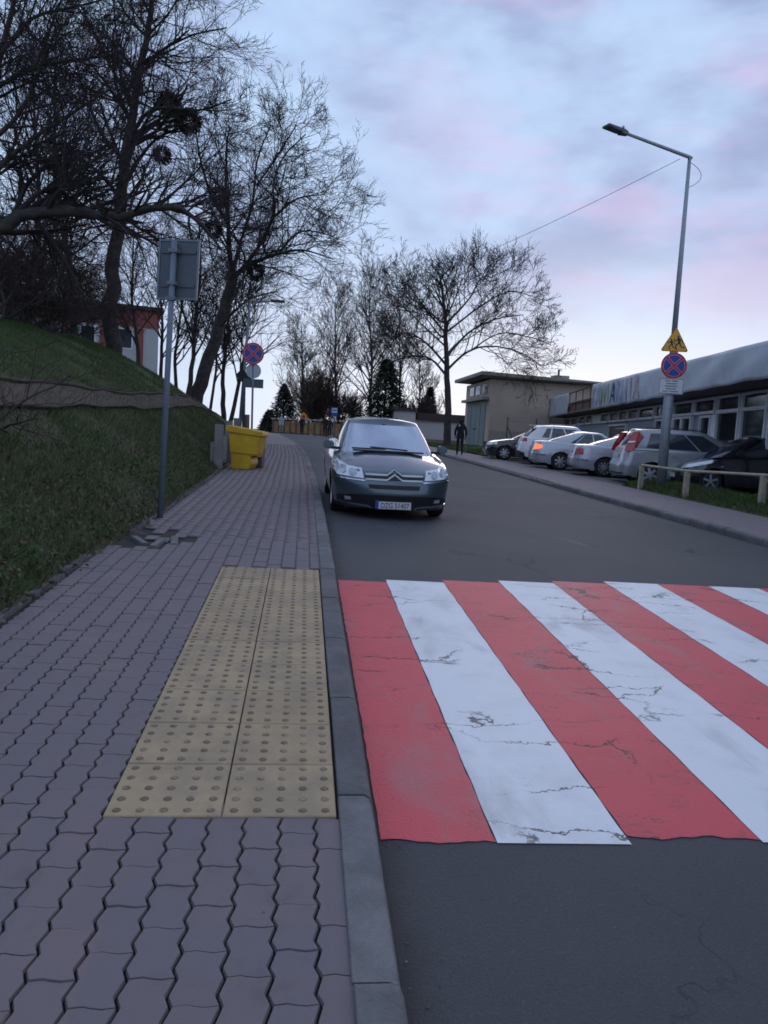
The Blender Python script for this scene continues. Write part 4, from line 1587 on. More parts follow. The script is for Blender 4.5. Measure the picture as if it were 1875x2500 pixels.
def banner(y0, y1, zt0, zt1, zb0, zb1, name='banner'):
    ny, nz = max(4, int((y1 - y0) * 5)), 9
    Vs, Fs = [], []
    for i in range(ny + 1):
        s = i / ny
        y = y0 + (y1 - y0) * s
        for j in range(nz + 1):
            t = j / nz
            zt, zb = zt0 + (zt1 - zt0) * s, zb0 + (zb1 - zb0) * s
            z = zb + (zt - zb) * t
            sag = .03 * math.sin(math.pi * t) * (1 + math.sin(y * 1.1) * .5) + .02 * math.sin(y * 2.3 + 3 * t) * math.sin(math.pi * t) + .012 * math.sin(y * 6.1 - 5 * t) * (1 - t * .6)
            sag += .015 * math.sin(1.7 * y + 6 * t)
            Vs.append((-1.06 - sag, y, Z(z + .015 * math.sin(y * 2.9) * (1 - t))))
    for i in range(ny):
        for j in range(nz):
            a = i * (nz + 1) + j
            Fs.append((a, a + nz + 1, a + nz + 2, a + 1))
    o = link(name, mesh_np(name, Vs, Fs, True), M['banner'], shop)
    so = o.modifiers.new('s', 'SOLIDIFY')
    so.thickness = .01
    return o


ban = banner(-14.0, 20.2, 4.20, 4.76, 3.52, 3.47)
banner(27.2, 34.4, 4.74, 4.82, 3.5, 3.46, 'end_banner')
fr = MB()
for z in (3.52, 4.08, 4.72):
    fr.box(-1.02, -.96, -14.0 if z < 4.15 else 19.0, END, Z(z - .03), Z(z + .03))
for y in np.arange(-13.8, END, 2.05):
    fr.box(-1.018, -.965, y - .03, y + .03, Z(3.55), Z(4.69 if y > 19 else 4.1))
fr.build('fascia_frame', M['rust'], shop)
sb_('backing_board', M['rust'], -.94, -.90, 20.4, 27.1, 3.6, 4.15)
# washed-out letters on the cloth
FONT_DEPS = []


def text_mesh(txt, size, name):
    cu = bpy.data.curves.new(name, 'FONT')
    cu.body = txt
    cu.size = size
    cu.extrude = .004
    cu.align_x = 'CENTER'
    cu.resolution_u = 3
    ob = bpy.data.objects.new(name, cu)
    COL.objects.link(ob)
    dg_ = bpy.context.evaluated_depsgraph_get()
    me = bpy.data.meshes.new_from_object(ob.evaluated_get(dg_))
    me.name = name
    bpy.data.objects.remove(ob)
    bpy.data.curves.remove(cu)
    return me


LET = [('K', (.50, .36, .44)), ('A', (.36, .44, .60)), ('W', (.40, .44, .30)), ('I', (.52, .50, .34)), ('A', (.022, .03, .11)), ('R', (.28, .34, .56)), ('N', (.46, .44, .56)), ('I', (.54, .46, .40)), ('A', (.52, .34, .40))]
ly = 19.9
for i, (ch, cl) in enumerate(LET):
    me = text_mesh(ch, 1.32, 'letter')
    o = link('letter', me, mat('letter_%d' % i, cl, .7), ban)
    o.matrix_local = Matrix(((0, 0, -1, -1.135), (-1, 0, 0, ly - .45), (0, 1, 0, Z(3.62)), (0, 0, 0, 1))) @ Matrix.Diagonal((1.05, 1.0, 1.0, 1.0))
    ly -= 1.02

# ------------------------------------------------------------------ beige workshop
bw = tag(empty('workshop', (13.0, 54.0, .8)), 'beige rendered flat-roofed workshop with tall grey-green doors', 'building')
BH = 5.15
ww = MB()
ww.box(0, 17, 0, .3, -.5, BH).box(0.0, .3, .302, 8.5, -.5, BH).box(16.7, 17, .302, 8.5, -.5, BH).box(.302, 16.698, 8.2, 8.498, -.5, BH)
ww.build('wall', M['beige'], bw)
MB().box(.02, 17.01, -.03, -.004, -.5, 1.55).build('lower_render', M['beige_low'], bw)
rf = MB()
rf.add([(-.9, -.7, BH + .22), (17.4, -.7, BH - .25), (17.4, 9.2, BH - .25), (-.9, 9.2, BH + .22), (-.9, -.7, BH + .46), (17.4, -.7, BH - .03), (17.4, 9.2, BH - .03), (-.9, 9.2, BH + .46)],
       [(0, 3, 2, 1), (4, 5, 6, 7), (0, 1, 5, 4), (1, 2, 6, 5), (2, 3, 7, 6), (3, 0, 4, 7)])
rfo = rf.build('roof', M['roof_edge'], bw)
MB().box(-.91, 17.41, -.73, -.705, BH + .0, BH + .12).build('gutter', M['roof_dark'], rfo)
MB().box(5.2, 6.3, 2, 3, BH - .1, BH + .75).build('chimney', M['beige_low'], rfo)
MB().tube([(5.6, 2.4, BH + .7), (5.6, 2.4, BH + 1.2)], .08, 8).build('vent_pipe', M['ink'], rfo)
MB().box(11.8, 13.2, 2, 3.4, BH - .2, BH + .35).build('chimney', M['concrete'], rfo)
for k, (y0, y1) in enumerate(((1.2, 4.2), (4.3, 7.4))):
    d = MB().box(-.06, -.005, y0, y1, -.4, 3.6).build('door', M['door_green'], bw, bevel=.01)
    MB().box(-.10, -.062, y0 + (2.6 if k == 0 else .1), y0 + (2.9 if k == 0 else .6), 1.6, 1.7).build('handle', M['ink'], d)
    MB().box(-.075, -.062, (y0 + y1) / 2 - .03, (y0 + y1) / 2 + .03, -.3, 3.5).build('joint', M['ink'], d)
MB().box(-.5, -.003, .5, 7.9, 3.72, 3.92).build('door_canopy', M['roof_edge'], bw)
for k in range(3):
    w = MB().box(-.03, -.004, 1.0 + 2.2 * k, 2.6 + 2.2 * k, 4.15, 4.95).build('window', M['beige_low'], bw)
    MB().box(-.045, -.032, 1.1 + 2.2 * k, 2.5 + 2.2 * k, 4.22, 4.88).build('pane', M['glass'], w)
MB().box(-.05, -.006, .35, .95, -.4, .75).build('cellar_hatch', M['dark_open'], bw)
# wire fence in front of it
wf = tag(empty('wire_fence', (12.2, 46.0, float(S(12.2, 46)))), 'rusty wire fence on thin dark posts before the beige wall', 'fence')
for k in range(6):
    MB().tube([(k * 1.9, .2 * k, -.2), (k * 1.9 + random.uniform(-.04, .04), .2 * k, 2.1)], .035, 6).build('post', M['ink'], wf)
for z in (.3, .8, 1.3, 1.85):
    MB().tube([(0, 0, z), (9.5, 1.0, z)], .006, 4).build('wire', M['ink'], wf)
MB().tube([(0, 0, 1.6), (.75, -.15, 0)], .03, 6).build('brace', M['ink'], wf)

# ------------------------------------------------------------------ white shed, house on the hill, far things
ws = tag(empty('shed', (8.0, 70, .9)), 'low white shed with a dark roof behind the domed tree', 'building')
MB().box(0, 2.0, 0, 5, -.5, 3.0).build('wall', M['house_white'], ws)
MB().box(2.002, 8.6, .3, 5, -.5, 2.25).build('low_wall', M['house_white'], ws)
MB().box(-.2, 2.2, -.2, 5.2, 3.0, 3.2).build('roof', M['roof_dark'], ws)
MB().box(2.21, 8.8, .05, 5.2, 2.25, 2.9).build('low_roof', M['roof_dark'], ws)
MB().box(2.05, 8.5, .27, .297, -.5, .55).build('brick_plinth', mat('brick_low', (.24, .16, .13), .9, .3, 2), ws)
MB().box(1.0, 1.9, -.03, -.003, .8, 1.7).build('window', M['glass'], ws)
hh = tag(empty('apartment_house', (-10.4, 56, 3.5), rad(14)), 'red and white apartment house on the hill behind the bare trees', 'building')
HL = 15
z_top = float(ad(318, 672, 56).z) - 3.5
MB().box(-HL, 0, 0, 9, -1, z_top - 1.2).build('wall', M['house_white'], hh)
MB().box(-HL, .02, -.03, 9.02, z_top - 1.2, z_top).build('red_band', M['house_red'], hh)
MB().box(-HL - .3, .3, -.3, 9.3, z_top, z_top + .25).build('roof', M['roof_dark'], hh)
for k in range(6):
    x1 = -1.0 - k * 2.4
    MB().box(x1 - .45, x1, -.06, -.004, -1, z_top - 1.25).build('pilaster', M['house_red'], hh)
    for zz in (.3, 3.0):
        w = MB().box(x1 - 1.7, x1 - .7, -.04, -.004, zz, zz + 1.4).build('window', M['frame_white'], hh)
        MB().box(x1 - 1.62, x1 - .78, -.055, -.042, zz + .08, zz + 1.32).build('pane', M['glass'], w)

# yellow board fence on the outside of the bend
fe0, fe1 = Vector((float(ad(800, 930, 67).x), 67, 1.25)), Vector((float(ad(590, 935, 80).x), 80, 1.25))
yf_ = tag(empty('board_fence', fe0), 'yellow-brown board fence with pale post caps along the bend', 'fence')
dv = fe1 - fe0
L = dv.length
dx = dv.normalized()
dn = Vector((-dx.y, dx.x, 0))
nb_ = 15
for k in range(nb_ + 1):
    p = dx * (L * k / nb_)
    MB().obox(p + ZA * .62, dx, dn, ZA, .10, .10, .72).build('post', M['rust'], yf_)
    MB().obox(p + ZA * 1.40, dx, dn, ZA, .2, .16, .055).build('post_cap', M['cap_pale'], yf_)
    if k < nb_:
        for q in range(3):
            MB().obox(p + dx * (L / nb_) * ((q + .5) / 3) + ZA * .6, dx, dn, ZA, L / nb_ / 6 - .015, .025, .55 + random.uniform(-.03, .03)).build('board', M['fence_wood'], yf_)
# bus stop sign
by = 60.0
bp_ = Vector((float(ad(722, 925, by).x), by, float(prof(by))))
bs = tag(empty('bus_stop_sign', bp_), 'blue and white bus stop sign on a grey pole beyond the car', 'sign')
bc = ad(722.5, 889, by) - bp_
MB().tube([(0, 0, -.1), (bc.x, .03, bc.z)], .04, 8).build('pole', M['pole_grey'], bs)
pn = MB().obox(bc, XA, YA, ZA, .27, .012, .36).build('panel', M['sign_blue'], bs)
MB().obox(bc + Vector((0, -.014, .08)), XA, YA, ZA, .20, .002, .17).build('white_field', M['white_sheet'], pn)
MB().obox(bc + Vector((0, -.018, .10)), XA, YA, ZA, .16, .002, .045).build('bus_symbol', M['ink'], pn)
MB().obox(bc + Vector((0, .02, -.62)), XA, YA, ZA, .17, .012, .1).build('timetable', M['white_sheet'], bs)
# orange warning sign
oy = 69.0
op = Vector((float(ad(655, 930, oy).x), oy, float(prof(oy))))
og = tag(empty('warning_sign', op), 'small orange warning sign in front of the yellow fence', 'sign')
oc = ad(656, 900, oy) - op
MB().tube([(0, 0, -.1), (oc.x, .03, oc.z)], .04, 8).build('pole', M['pole_grey'], og)
op_ = MB().prism([(-.36, -.28), (.36, -.28), (.3, .12), (.0, .42), (-.3, .12)], plate_fn(oc, XA, FR), 0, .02).build('panel', M['sign_orange'], og)
MB().obox(oc + Vector((0, -.024, -.02)), XA, YA, ZA, .1, .002, .12).build('symbol', M['ink'], op_)
MB().obox(oc + Vector((.1, .0, -.45)), XA, YA, ZA, .2, .01, .1).build('lower_plate', M['white_sheet'], og)
# small white sign of two plates
wy = 68.0
wp = Vector((float(ad(607, 938, wy).x), wy, float(prof(wy))))
wg = tag(empty('road_sign', wp), 'small grey sign of two plates in front of the narrow spruce', 'sign')
wc = ad(608, 907, wy) - wp
MB().tube([(0, 0, -.1), (wc.x, .03, wc.z)], .04, 8).build('pole', M['pole_grey'], wg)
MB().prism([(-.26, -.2), (.26, -.2), (0, .25)], plate_fn(wc + ZA * .18, XA, FR), 0, .02).build('upper_plate', M['sign_light'], wg)
MB().obox(wc - ZA * .25, XA, YA, ZA, .22, .01, .2).build('lower_plate', M['sign_light'], wg)

# ------------------------------------------------------------------ cars
def tab(t):
    a = sorted(t)
    xs_, ys_ = [p[0] for p in a], [p[1] for p in a]
    return lambda x: float(np.interp(x, xs_, ys_))


def smoothtab(t):
    a = sorted(t)
    X = np.array([p[0] for p in a])
    Yv = np.array([p[1] for p in a])
    g = np.linspace(X[0], X[-1], 400)
    v = np.interp(g, X, Yv)
    k = np.hanning(35)
    v = np.convolve(np.pad(v, 17, mode='edge'), k / k.sum(), 'valid')
    return lambda x: float(np.interp(x, g, v))


class Car:
    """body shell lofted from tables; x forward, y left, z up, origin on the ground between the wheels"""
    def __init__(s, name, label, loc, heading, sp, group=None, pitch=0.0):
        s.sp = sp
        hx, hy = heading
        s.root = empty(name, loc)
        s.root.rotation_euler = (0, pitch, math.atan2(hy, hx))
        tag(s.root, label, 'car', group)
        s.shell()
        s.cabin()
        s.wheels()

    def shell(s):
        sp = s.sp
        front, rear, hw = smoothtab(sp['front']), smoothtab(sp['rear']), smoothtab(sp['hw'])
        top, crown = smoothtab(sp['top']), smoothtab(sp['crown'])
        s.top, s.hw = top, hw
        df, dr = sp.get('df', .55), sp.get('dr', .45)
        nf, nr = sp.get('nf', 2.5), sp.get('nr', 3.0)
        ax, Ra, wr = sp['axles'], sp['arch'], sp['wr']
        sill = sp.get('sill', .2)
        zref = .5
        NF, NS, NR, NV, ND = 16, 84, 14, 13, 9

        def pt(kind, a, z):
            w = hw(z)
            if kind == 0:
                th = a * math.pi / 2
                return (front(z) - df + df * max(0, math.cos(th)) ** (2 / nf), w * math.sin(th) ** (2 / nf))
            if kind == 1:
                x0, x1 = front(z) - df, rear(z) + dr
                return (x0 + (x1 - x0) * a, w * (1 + .012 * math.sin(math.pi * a)))
            th = a * math.pi / 2
            return (rear(z) + dr - dr * math.sin(th) ** (2 / nr), w * max(0, math.cos(th)) ** (2 / nr))
        T = [(0, i / NF) for i in range(NF)] + [(1, i / NS) for i in range(NS)] + [(2, i / NR) for i in range(NR + 1)]
        ring = []
        for (k, a) in T:
            xr = pt(k, a, zref)[0]
            zb = sill + (.04 if k != 1 else 0)
            if k == 0:
                zb = sill - .02
            for xa in ax:
                if abs(xr - xa) < Ra and (k == 1 or a > .9):
                    zb = max(zb, wr + math.sqrt(max(0, Ra * Ra - (xr - xa) ** 2)))
            zt = top(xr)
            row = []
            for j in range(NV + 1):
                v = j / NV
                z = zb + (zt - zb) * v
                x, y = pt(k, a, z)
                if v > .9:
                    y *= 1 - .02 * (v - .9) / .1
                row.append((x, y, z))
            ex, ey, ez = row[-1]
            for j in range(1, ND + 1):
                q = j / ND
                row.append((ex, ey * (1 - q), ez + crown(ex) * (1 - (1 - q) ** 2.4) * min(1, ey / .45)))
            ring.append(row)
        n, m = len(ring), len(ring[0])
        Vs = [p for r in ring for p in r] + [(x, -y, z) for r in ring for (x, y, z) in r]
        Fs = []
        for i in range(n - 1):
            for j in range(m - 1):
                a, b_ = i * m + j, (i + 1) * m + j
                Fs.append((a, b_, b_ + 1, a + 1))
                o = n * m
                Fs.append((o + a, o + a + 1, o + b_ + 1, o + b_))
        me = bpy.data.meshes.new('body')
        me.from_pydata(Vs, [], Fs)
        bm = bmesh.new()
        bm.from_mesh(me)
        bmesh.ops.remove_doubles(bm, verts=bm.verts, dist=.0006)
        bmesh.ops.dissolve_degenerate(bm, edges=bm.edges, dist=.0005)
        bmesh.ops.recalc_face_normals(bm, faces=bm.faces)
        for f in bm.faces:
            f.smooth = True
        s.bvh = BVHTree.FromBMesh(bm)
        bm.to_mesh(me)
        bm.free()
        s.body = link('body', me, M[sp['paint']], s.root)
        wi = sp['hw'][2][1]
        xf, xb = front(zref), rear(zref)
        MB().box(xb + .25, xf - .3, -wi + .27, wi - .27, sill - .03, .62).build('underbody', M['rubber'], s.root)
        # dark arch liners
        for xa in ax:
            for sy in (1, -1):
                b = MB()
                pts = [(xa + (Ra + .02) * math.cos(t), wr + (Ra + .02) * math.sin(t)) for t in np.linspace(-.15, math.pi + .15, 15)]
                vs = [(x, sy * (wi - .03), z) for x, z in pts] + [(x, sy * (wi - .3), z) for x, z in pts]
                b.add(vs, [(i, i + 1, 16 + i, 15 + i) for i in range(14)])
                b.build('arch_liner', M['rubber'], s.root)

    def cabin(s):
        sp = s.sp['cab']
        top = s.top
        NF, NS, NR, NV, ND = 14, 60, 12, 12, 7
        bf, bw, br = sp['base']           # front x, half width, rear x at the belt
        tf, tw, tr = sp['roof']           # same at the roof edge
        zr = sp['z']
        dfb, dft, drb, drt = sp.get('d', (.42, .22, .25, .18))
        n = 2.7

        def out(k, a, f_, w, r_, d0, d1):
            th = a * math.pi / 2
            if k == 0:
                return (f_ - d0 + d0 * max(0, math.cos(th)) ** (2 / n), w * math.sin(th) ** (2 / n))
            if k == 1:
                return ((f_ - d0) + ((r_ + d1) - (f_ - d0)) * a, w * (1 - sp.get('taper', .05) * a * a))
            return (r_ + d1 - d1 * math.sin(th) ** (2 / n), w * (1 - sp.get('taper', .05)) * max(0, math.cos(th)) ** (2 / n))
        T = [(0, i / NF) for i in range(NF)] + [(1, i / NS) for i in range(NS)] + [(2, i / NR) for i in range(NR + 1)]
        rz = smoothtab(sp['rz']) if 'rz' in sp else (lambda x: zr)
        ring = []
        for (k, a) in T:
            x0, y0 = out(k, a, bf, bw, br, dfb, drb)
            x1, y1 = out(k, a, tf, tw, tr, dft, drt)
            z0 = top(x0) - .015
            z1 = rz(x1)
            row = []
            for j in range(NV + 1):
                v = j / NV
                bl = .028 * math.sin(math.pi * v)
                row.append((x0 + (x1 - x0) * v + (bl * .8 if k == 0 else (-bl * .8 if k == 2 else 0)), (y0 + (y1 - y0) * v) + bl * (1 if k == 1 else .3) * (1 if y0 > .05 else 0), z0 + (z1 - z0) * v))
            ex, ey, ez = row[-1]
            for j in range(1, ND + 1):
                q = j / ND
                row.append((ex, ey * (1 - q), ez + sp.get('crown', .05) * (1 - (1 - q) ** 2.2) * min(1, ey / .3)))
            ring.append(row)
        m, nn = len(ring[0]), len(ring)
        vlo, vhi = sp.get('v', (.07, .87))
        parts = {}
        for i in range(nn - 1):
            k, a = T[i]
            a += (.5 / NF if k == 0 else .5 / NS if k == 1 else .5 / NR)
            for j in range(m - 1):
                v = (j + .5) / NV
                for sgn in (1, -1):
                    key = ('roof', sgn)
                    if j < NV:
                        if k == 0 and a < sp.get('ws', .80):
                            key = ('windscreen', 0) if vlo * .5 < v < .94 else ('roof', 1)
                        elif k == 2 and a > .22:
                            key = ('rear_window', 0) if sp.get('rv', (.1, .86))[0] < v < sp.get('rv', (.1, .86))[1] else ('roof', 1)
                        elif k == 1 and vlo < v < vhi:
                            for q, (w0, w1) in enumerate(sp['win']):
                                if w0 < a < w1:
                                    key = ('side_window', sgn * (q + 1))
                    if key[0] == 'roof':
                        key = ('roof', 0)
                    parts.setdefault(key, []).append((i, j, sgn))
        for key, cells in parts.items():
            idx, Vs, Fs = {}, [], []

            def vid(i, j, sgn):
                x, y, z = ring[i][j]
                q = (i, j, sgn if abs(y) > 1e-4 else 1)
                if q not in idx:
                    idx[q] = len(Vs)
                    Vs.append((x, y * sgn, z))
                return idx[q]
            for (i, j, sgn) in cells:
                f = (vid(i, j, sgn), vid(i + 1, j, sgn), vid(i + 1, j + 1, sgn), vid(i, j + 1, sgn))
                Fs.append(f if sgn > 0 else f[::-1])
            me = bpy.data.meshes.new(key[0])
            me.from_pydata(Vs, [], Fs)
            bm = bmesh.new()
            bm.from_mesh(me)
            bmesh.ops.remove_doubles(bm, verts=bm.verts, dist=.0006)
            bmesh.ops.recalc_face_normals(bm, faces=bm.faces)
            for f in bm.faces:
                f.smooth = True
            bm.to_mesh(me)
            bm.free()
            mm = M[s.sp['paint']] if key[0] == 'roof' else (M['windscreen'] if key[0] == 'windscreen' and s.sp.get('bright') else M['car_glass'])
            link(key[0], me, mm, s.root)

    def wheels(s):
        sp = s.sp
        wr, tw = sp['wr'], .2
        prf_ = [(wr * .66, -tw / 2), (wr * .93, -tw / 2), (wr * .985, -tw * .36), (wr, -tw * .2), (wr, tw * .2), (wr * .985, tw * .36), (wr * .93, tw / 2), (wr * .66, tw / 2)]
        k = 28
        b = MB()
        vs = [(r_ * math.cos(2 * math.pi * i / k), y, r_ * math.sin(2 * math.pi * i / k)) for i in range(k) for r_, y in prf_]
        n = len(prf_)
        b.add(vs, [(i * n + j, ((i + 1) % k) * n + j, ((i + 1) % k) * n + j + 1, i * n + j + 1) for i in range(k) for j in range(n - 1)])
        t0 = b.build('wheel', M['tyre'], smooth=True)
        tme = t0.data
        bpy.data.objects.remove(t0)
        b = MB()
        R_ = wr * .69
        ns = sp.get('spokes', 5)
        ringp = [(R_, .085), (R_ * .93, .098), (R_ * .88, .07)]
        vs = [(r_ * math.cos(2 * math.pi * i / k), y, r_ * math.sin(2 * math.pi * i / k)) for i in range(k) for r_, y in ringp]
        b.add(vs, [(i * 3 + j, ((i + 1) % k) * 3 + j, ((i + 1) % k) * 3 + j + 1, i * 3 + j + 1) for i in range(k) for j in range(2)])
        for q in range(ns):
            a = 2 * math.pi * q / ns + .3
            c_, s_ = math.cos(a), math.sin(a)
            w0, w1 = sp.get('spw', (.05, .06))
            vs = []
            for (rr_, w, y) in ((R_ * .12, w0, .088), (R_ * .92, w1, .078), (R_ * .12, w0, .05), (R_ * .92, w1, .05)):
                for sg in (-1, 1):
                    vs.append((rr_ * c_ - sg * w * s_ * .5, y, rr_ * s_ + sg * w * c_ * .5))
            b.add(vs, [(0, 1, 3, 2), (0, 2, 6, 4), (1, 5, 7, 3), (4, 6, 7, 5)])
        b.prism([(R_ * .22 * math.cos(i * math.pi / 6), R_ * .22 * math.sin(i * math.pi / 6)) for i in range(12)], lambda p, q, d: (p, d, q), .05, .092)
        t0 = b.build('rim', M['rim'])
        rme = t0.data
        bpy.data.objects.remove(t0)
        t0 = MB().prism([(R_ * math.cos(i * math.pi / 12), R_ * math.sin(i * math.pi / 12)) for i in range(24)], lambda p, q, d: (p, d, q), -.05, .045).build('brake_disc', M['rim_dark'])
        dme = t0.data
        bpy.data.objects.remove(t0)
        wy = sp['hw'][2][1] - .125
        for xa in sp['axles']:
            for sy in (1, -1):
                w = link('wheel', tme, None, s.root)
                w.location = (xa, sy * wy, wr)
                if sy < 0:
                    w.rotation_euler = (0, 0, math.pi)
                link('rim', rme, None, w)
                link('brake_disc', dme, None, w)

    def patch(s, name, poly, view, m, off=.005, parent=None, sub=.05, thick=.012):
        """a panel laid on the body: poly in (across, height) seen from front/rear/right/left/top"""
        bm = bmesh.new()
        vs = [bm.verts.new((a, b_, 0)) for a, b_ in poly]
        bm.faces.new(vs)
        bmesh.ops.triangulate(bm, faces=bm.faces)
        for _ in range(5):
            es = [e for e in bm.edges if e.calc_length() > sub]
            if not es:
                break
            bmesh.ops.subdivide_edges(bm, edges=es, cuts=1)
        bmesh.ops.triangulate(bm, faces=bm.faces)
        cast = dict(front=(lambda a, b_: ((4, a, b_), (-1, 0, 0))), rear=(lambda a, b_: ((-4, a, b_), (1, 0, 0))), right=(lambda a, b_: ((a, -3, b_), (0, 1, 0))), left=(lambda a, b_: ((a, 3, b_), (0, -1, 0))), top=(lambda a, b_: ((a, b_, 3), (0, 0, -1))))[view]
        good, bad = [], []
        for v in bm.verts:
            o, d = cast(v.co.x, v.co.y)
            h = s.bvh.ray_cast(Vector(o), Vector(d))
            if h[0] is not None and (h[0] - Vector(o)).length < (3.4 if view in ('front', 'rear') else 2.6):
                good.append((v, h[0], h[1]))
            else:
                bad.append((v, Vector(o), Vector(d)))
        pos = [(v, h + (n_ if n_.dot(Vector(cast(0, 0)[1])) < 0 else -n_) * off) for v, h, n_ in good]
        for v, o, d in bad:
            if good:
                h = s.bvh.find_nearest(Vector((o.x if abs(d.x) < .5 else (1.8 if d.x < 0 else -1.8), o.y if abs(d.y) < .5 else -d.y * .7, o.z if abs(d.z) < .5 else .9)))
                pos.append((v, h[0] - d * off))
        for v, p in pos:
            v.co = p
        bmesh.ops.recalc_face_normals(bm, faces=bm.faces)
        me = bpy.data.meshes.new(name)
        bm.to_mesh(me)
        bm.free()
        o = link(name, me, m, parent or s.root)
        so = o.modifiers.new('solid', 'SOLIDIFY')
        so.thickness = thick
        so.offset = 0
        return o

    def region(s, name, test, m, off=.006, parent=None):
        """the part of the shell where test(centre) holds, as a raised panel of its own"""
        me0 = s.body.data
        idx, Vs, Fs = {}, [], []
        K = 4
        for p in me0.polygons:
            if len(p.vertices) != 4:
                continue
            c4_ = [me0.vertices[v].co for v in p.vertices]
            n4_ = [me0.vertices[v].normal for v in p.vertices]
            if not any(test(q) for q in c4_) and not test(p.center):
                continue
            bil = lambda A, u, v: A[0] * (1 - u) * (1 - v) + A[1] * u * (1 - v) + A[2] * u * v + A[3] * (1 - u) * v
            for i in range(K):
                for j in range(K):
                    if test(bil(c4_, (i + .5) / K, (j + .5) / K)):
                        f = []
                        for (u, v) in ((i, j), (i + 1, j), (i + 1, j + 1), (i, j + 1)):
                            q = bil(c4_, u / K, v / K) + bil(n4_, u / K, v / K) * off
                            key = (round(q.x, 4), round(q.y, 4), round(q.z, 4))
                            if key not in idx:
                                idx[key] = len(Vs)
                                Vs.append(tuple(q))
                            f.append(idx[key])
                        if len(set(f)) == 4:
                            Fs.append(tuple(f))
        me = bpy.data.meshes.new(name)
        me.from_pydata(Vs, [], Fs)
        for p in me.polygons:
            p.use_smooth = True
        o = link(name, me, m, parent or s.root)
        so = o.modifiers.new('solid', 'SOLIDIFY')
        so.thickness = .012
        so.offset = 0
        return o

    def ribbon(s, name, pts, width, view, m, off=.012, depth=.016):
        """a raised bar following a line drawn on the front or rear"""
        sx = 1 if view == 'front' else -1
        L_ = [Vector(p) for p in pts]
        fine = []
        for a, b_ in zip(L_, L_[1:]):
            n = max(1, int((b_ - a).length / .04))
            fine += [a.lerp(b_, i / n) for i in range(n)]
        fine.append(L_[-1])
        rows_ = []
        for i, p in enumerate(fine):
            row = []
            for dz in (-width / 2, width / 2):
                h = s.bvh.ray_cast(Vector((4 * sx, p.x, p.y + dz)), Vector((-sx, 0, 0)))
                x = h[0].x if h[0] is not None else 1.9 * sx
                row.append((x, p.x, p.y + dz))
            xm = max(r_[0] * sx for r_ in row)
            rows_.append([(xm * sx + sx * off, r_[1], r_[2]) for r_ in row] + [(xm * sx - sx * (depth + .03), r_[1], r_[2]) for r_ in row])
        b = MB()
        vs = [q for r_ in rows_ for q in r_]
        fs = []
        for i in range(len(rows_) - 1):
            o_ = 4 * i
            for (q, r_) in ((0, 1), (1, 3), (3, 2), (2, 0)):
                fs.append((o_ + q, o_ + r_, o_ + 4 + r_, o_ + 4 + q))
        fs += [(0, 1, 3, 2), (len(vs) - 4, len(vs) - 3, len(vs) - 1, len(vs) - 2)]
        b.add(vs, fs)
        return b.build(name, m, s.root)

    def mirrors(s, x, y, z, m='paint'):
        for sy in (1, -1):
            b = MB()
            b.obox((x, sy * y, z), (1, 0, 0), (0, 1, 0), (0, 0, 1), .06, .085, .065)
            o = b.build('mirror', M[s.sp['paint']] if m == 'paint' else M[m], s.root, bevel=.03)
            MB().obox((x - .062, sy * y, z), (1, 0, 0), (0, 1, 0), (0, 0, 1), .003, .065, .048).build('mirror_glass', M['car_glass'], o)
            MB().obox((x + .01, sy * (y - .13), z - .045), (1, 0, 0), (0, 1, 0), (0, 0, 1), .03, .09, .02).build('mirror_foot', M['rubber'], o)

    def plate(s, view, z, txt=None, w=.52, h=.114, y0=0.0):
        sx = 1 if view == 'front' else -1
        h_ = s.bvh.ray_cast(Vector((4 * sx, y0, z)), Vector((-sx, 0, 0)))
        x = h_[0].x + sx * .02
        b = MB().box(x - .008, x + .008, y0 - w / 2, y0 + w / 2, z - h / 2, z + h / 2)
        o = b.build('number_plate', M['plate'], s.root)
        if txt:
            MB().box(x + sx * .0085, x + sx * .0105, y0 - sx * -w / 2 - (.045 if sx < 0 else 0) - (0.045 if sx > 0 else 0) * 0, y0 - sx * -w / 2, z - h / 2, z + h / 2) if False else None
            e = w / 2
            MB().box(x + .0085, x + .0095, -e + .002, -e + .044, z - h / 2 + .003, z + h / 2 - .003).build('blue_band', M['sign_blue'], o)
            me = text_mesh(txt, .108, 'lettering')
            t_ = link('lettering', me, M['black'], o)
            t_.matrix_local = Matrix(((0, 0, 1, x + .010), (1, 0, 0, .02), (0, 1, 0, z - .039), (0, 0, 0, 1))) @ Matrix.Diagonal((.78, 1, .3, 1))
            b = MB()
            for (ya, yb, za, zb) in ((-e, e, h / 2 - .004, h / 2), (-e, e, -h / 2, -h / 2 + .004), (-e, -e + .004, -h / 2, h / 2), (e - .004, e, -h / 2, h / 2)):
                b.box(x + .0081, x + .0092, ya, yb, z + za, z + zb)
            b.build('rim', M['ink'], o)
        return o


def mirror_poly(p):
    return [(-a, b_) for a, b_ in reversed(p)]


